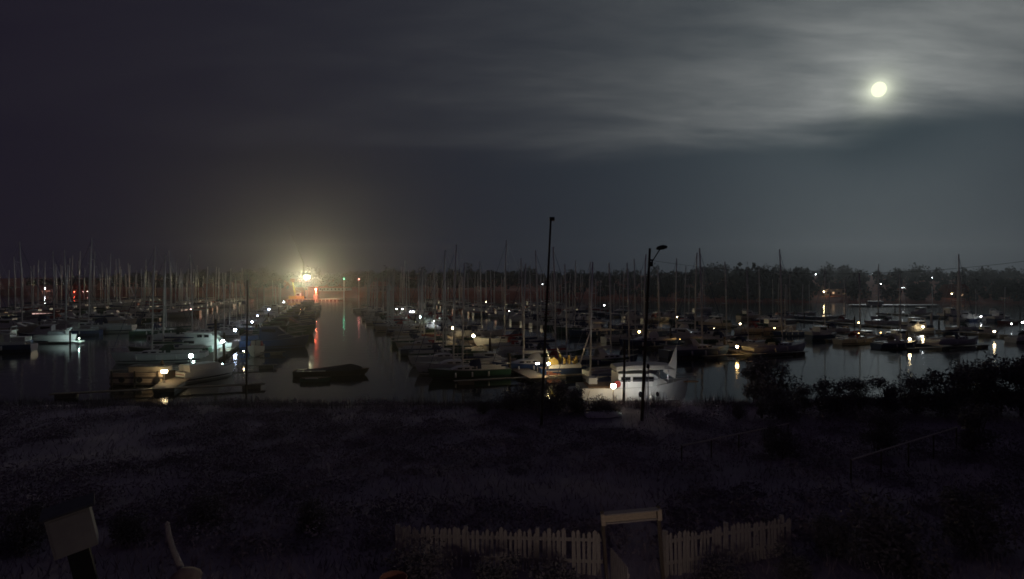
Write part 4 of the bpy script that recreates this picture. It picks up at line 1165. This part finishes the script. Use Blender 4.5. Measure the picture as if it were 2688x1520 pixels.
# grass on the slope
def grass():
    r = random.Random(5)
    V, F = [], []
    for k in range(26000):
        y = 9 + 34 * r.random() ** 1.3
        x = r.uniform(-1.0, 1.0) * y
        g = near_z(x, y)
        a = r.uniform(0, 6.28)
        h = r.uniform(0.12, 0.38)
        w_ = r.uniform(0.012, 0.03)
        lx, ly = r.gauss(0, 0.12), r.gauss(0, 0.12)
        i = len(V)
        V.extend([(x - math.cos(a) * w_, y - math.sin(a) * w_, g - .02), (x + math.cos(a) * w_, y + math.sin(a) * w_, g - .02), (x + lx, y + ly, g + h)])
        F.append((i, i + 1, i + 2))
    me = bpy.data.meshes.new('grass')
    me.from_pydata(V, [], F)
    me.materials.append(M['grass'])
    o = bpy.data.objects.new('grass', me)
    COL.objects.link(o)
    tag(o, 'rough dark grass on the sloping near bank', 'grass', kind='stuff')
grass()
ud = at(1580, 1098, 1.3)
upe = empty('upturned_dinghy', (ud.x, ud.y, near_z(ud.x, ud.y)), R(8), 'pale upturned dinghy lying on the bank below the white cruiser', 'boat')
MB().loft([[(x, w * math.cos(q), 0.02 + h * math.sin(q)) for q in [math.pi * i / 8 for i in range(9)]] for x, w, h in ((-1.1, 0.45, 0.25), (-0.5, 0.6, 0.36), (0.4, 0.6, 0.38), (1.0, 0.35, 0.3), (1.35, 0.04, 0.12))], closed=False, caps=(True, True)).smooth().build('hull', 'gel_white', upe)
MB().box((0, 0, 0.40), (2.1, 0.05, 0.06)).build('keel_strip', 'teak', upe)

# ------------------------------------------------------------------ the garden: gate, fences, box, pot, post
gd = 14.0
def gx(px, d=gd):
    return (px - CX) / FPX * d
gate = empty('garden_arch', (gx(1668), gd, 2.55), R(3), 'pale timber garden gate arch with a deep crossbeam', 'gate')
gz = lambda row, d=gd: CAM_H - (row - HOR) / FPX * d - 2.55
zt, zb = gz(1340), gz(1366)
MB().box((0, 0, (zt + zb) / 2), (1.26, 0.10, zt - zb)).build('crossbeam', 'wood_pale', gate)
MB().box((0, -0.075, zt + 0.012), (1.34, 0.2, 0.03)).build('capping', 'wood_weathered', gate)
MB().box((0, -0.06, zb + 0.014), (1.28, 0.05, 0.04)).build('bead', 'wood_weathered', gate)
for sgn in (-1, 1):
    MB().box((sgn * 0.70, 0, (zt + 0.05) / 2 - 0.2), (0.075, 0.09, zt + 0.45)).build('post', 'wood_old', gate)
    MB().box((sgn * 0.70, -0.09, (zt + zb) / 2), (0.10, 0.07, (zt - zb) * 1.12)).build('beam_end', 'wood_pale', gate)
gate.rotation_euler[1] = R(-4)
leaf = empty('open_gate', (gx(1600), gd - 0.15, 2.55), R(-78), 'picket gate standing open towards the viewer below the arch', 'gate')
for k in range(9):
    MB().box((0.06 + 0.115 * k, 0, 0.55), (0.07, 0.02, 1.0 + 0.02 * (k % 2))).build('picket', 'wood_weathered', leaf)
for z in (0.25, 0.85):
    MB().box((0.52, 0.03, z), (1.0, 0.035, 0.08)).build('rail', 'wood_weathered', leaf)
picket_me = []
for k in range(4):
    r = random.Random(k)
    p_ = MB()
    w_, h_ = 0.035 + 0.006 * k, 0.98 + 0.03 * k
    p_.loft([[(-w_, -.009, 0), (w_, -.009, 0), (w_, .009, 0), (-w_, .009, 0)], [(-w_, -.009, h_), (w_, -.009, h_), (w_, .009, h_), (-w_, .009, h_)], [(-.006, -.009, h_ + .05), (.006, -.009, h_ + .05), (.006, .009, h_ + .05), (-.006, .009, h_ + .05)]])
    me = p_.mesh('picket'); me.materials.append(M['wood_weathered']); picket_me.append(me)
def fence(pa, pb, label, step=0.125):
    A, B = Vector(pa), Vector(pb)
    d = (B - A); L_ = d.xy.length
    rz = math.atan2(d.y, d.x)
    e = empty('picket_fence', A, rz, label, 'fence')
    sl_ = d.z / L_
    n_ = int(L_ / step)
    for k in range(n_ + 1):
        if rnd.random() < 0.06:
            continue
        u = k * step
        o = part('picket', rnd.choice(picket_me), e, (u, rnd.uniform(-.006, .006), sl_ * u - 0.05 + rnd.uniform(-.03, .02)))
        o.rotation_euler = (rnd.uniform(-.03, .03), rnd.uniform(-.025, .025), 0)
    for z in (0.26, 0.80):
        MB().loft([[(0, .012, z - .04), (0, .05, z - .04), (0, .05, z + .04), (0, .012, z + .04)], [(L_, .012, z - .04 + sl_ * L_), (L_, .05, z - .04 + sl_ * L_), (L_, .05, z + .04 + sl_ * L_), (L_, .012, z + .04 + sl_ * L_)]]).build('rail', 'wood_weathered', e)
    k = 0
    while k * 1.9 <= L_:
        MB().box((k * 1.9, 0.10, 0.45 + sl_ * k * 1.9), (0.09, 0.09, 1.2)).build('post', 'wood_weathered', e)
        k += 1
    return e
fA, fB = at(1040, 1480, 2.62), None
def fpt(px, top, d):
    return Vector((gx(px, d), d, CAM_H - (top - HOR) / FPX * d - 1.02))
fence(fpt(1040, 1384, 15.2), fpt(1585, 1396, 14.2), 'weathered picket fence left of the garden arch, partly overgrown')
fence(fpt(1752, 1400, 14.2), fpt(2075, 1356, 15.6), 'weathered picket fence right of the garden arch, half hidden by shrubs')
bx = empty('pale_box', far(203, 1436, 13.0), R(10), 'pale square box with a dark slanting lid in the lower left corner', 'box')
bx.rotation_euler = (0, R(-11), R(36))
MB().box((0, 0, 0.47), (0.80, 0.7, 0.92)).build('case', 'concrete', bx)
MB().box((0.02, -0.03, 0.97), (0.98, 0.86, 0.05)).build('lid', 'roof_slate', bx)
MB().box((0, -0.36, 0.47), (0.70, 0.03, 0.80)).build('front_panel', 'concrete', bx)
MB().box((0, 0.1, -0.6), (0.4, 0.4, 1.18)).build('plinth', 'iron', bx)
pp = empty('garden_post', far(470, 1475, 12.6), 0, 'pale curved leaning post in the lower left of the garden', 'post')
MB().tube([(0.16, 0, -0.6), (0.02, 0, -0.1), (-0.12, 0, 0.22), (-0.22, 0, 0.55), (-0.27, 0, 0.83)], [0.085, 0.075, 0.065, 0.06, 0.055], 8).smooth().build('shaft', 'wood_weathered', pp)
MB().lathe([(0.06, 0.82), (0.06, 0.86), (0.01, 0.9)], 8, (-0.27, 0, 0)).build('cap', 'wood_weathered', pp)
stn = empty('boulder', far(490, 1530, 12.4), 0, 'pinkish boulder at the bottom edge beside the leaning post', 'rock')
sm = MB()
sm.ball((0, 0, 0.05), 0.32, 12, 8, 0.85)
sm.v = [tuple(Vector(v) * (1 + 0.22 * noise.noise(Vector(v) * 4))) for v in sm.v]
sm.smooth().build('body', 'stone', stn)
pot = empty('flower_pot', far(1032, 1560, 12.2), 0, 'round terracotta pot rim at the bottom edge left of centre', 'pot')
MB().lathe([(0.22, -0.35), (0.27, 0.25), (0.30, 0.26), (0.30, 0.36), (0.275, 0.36), (0.26, 0.20), (0.05, 0.19)], 24).smooth().build('body', 'terracotta', pot)
MB().lathe([(0.25, 0.20), (0.02, 0.23)], 16).build('soil', 'earth', pot)
# unseen garden lantern, added below the camera to light fence and arch
gl = empty('garden_lantern', (2.2, 6.4, near_z(2.2, 6.4)), 0, 'added unseen garden lantern on a post below the viewpoint, lighting fence and arch', 'lamp')
MB().tube([(0, 0, -0.2), (0, 0, 1.9)], 0.045, 8).build('post', 'iron', gl)
MB().ball((0, 0, 2.08), 0.14, 12, 8).smooth().build('globe', emat('garden', (1.0, 0.84, 0.68), 165.0), gl)
MB().lathe([(0.02, 2.36), (0.19, 2.22), (0.19, 2.20), (0.02, 2.22)], 12).build('cap', 'iron', gl)

# ------------------------------------------------------------------ the moon
mo = MB().ball((0, 0, 0), 33.0, 24, 16, 1.12).smooth().build('moon', emat('moon', (0.92, 1.0, 0.64), 1.35))
mo.location = Vector((0, 0, CAM_H)) + MOON * 3600.0
tag(mo, 'bright full moon low in thin cloud over the right hill', 'moon')

# ------------------------------------------------------------------ haze in the air
hz = bpy.data.materials.new('haze')
hz.use_nodes = True
t = hz.node_tree
t.nodes.remove(t.nodes['Principled BSDF'])
pv = t.nodes.new('ShaderNodeVolumePrincipled')
pv.inputs['Color'].default_value = (0.93, 0.93, 0.93, 1)
pv.inputs['Density'].default_value = 0.00026
pv.inputs['Anisotropy'].default_value = 0.84
t.links.new(pv.outputs[0], t.nodes['Material Output'].inputs['Volume'])
M['haze'] = hz
hb = MB().box((0, 500, 41), (1900, 1120, 90)).build('haze', 'haze')
tag(hb, 'thin night haze over the harbour', 'haze', kind='stuff')

for pr in YF + YL + MF + MD + ML + SH:
    drop_tree(pr)
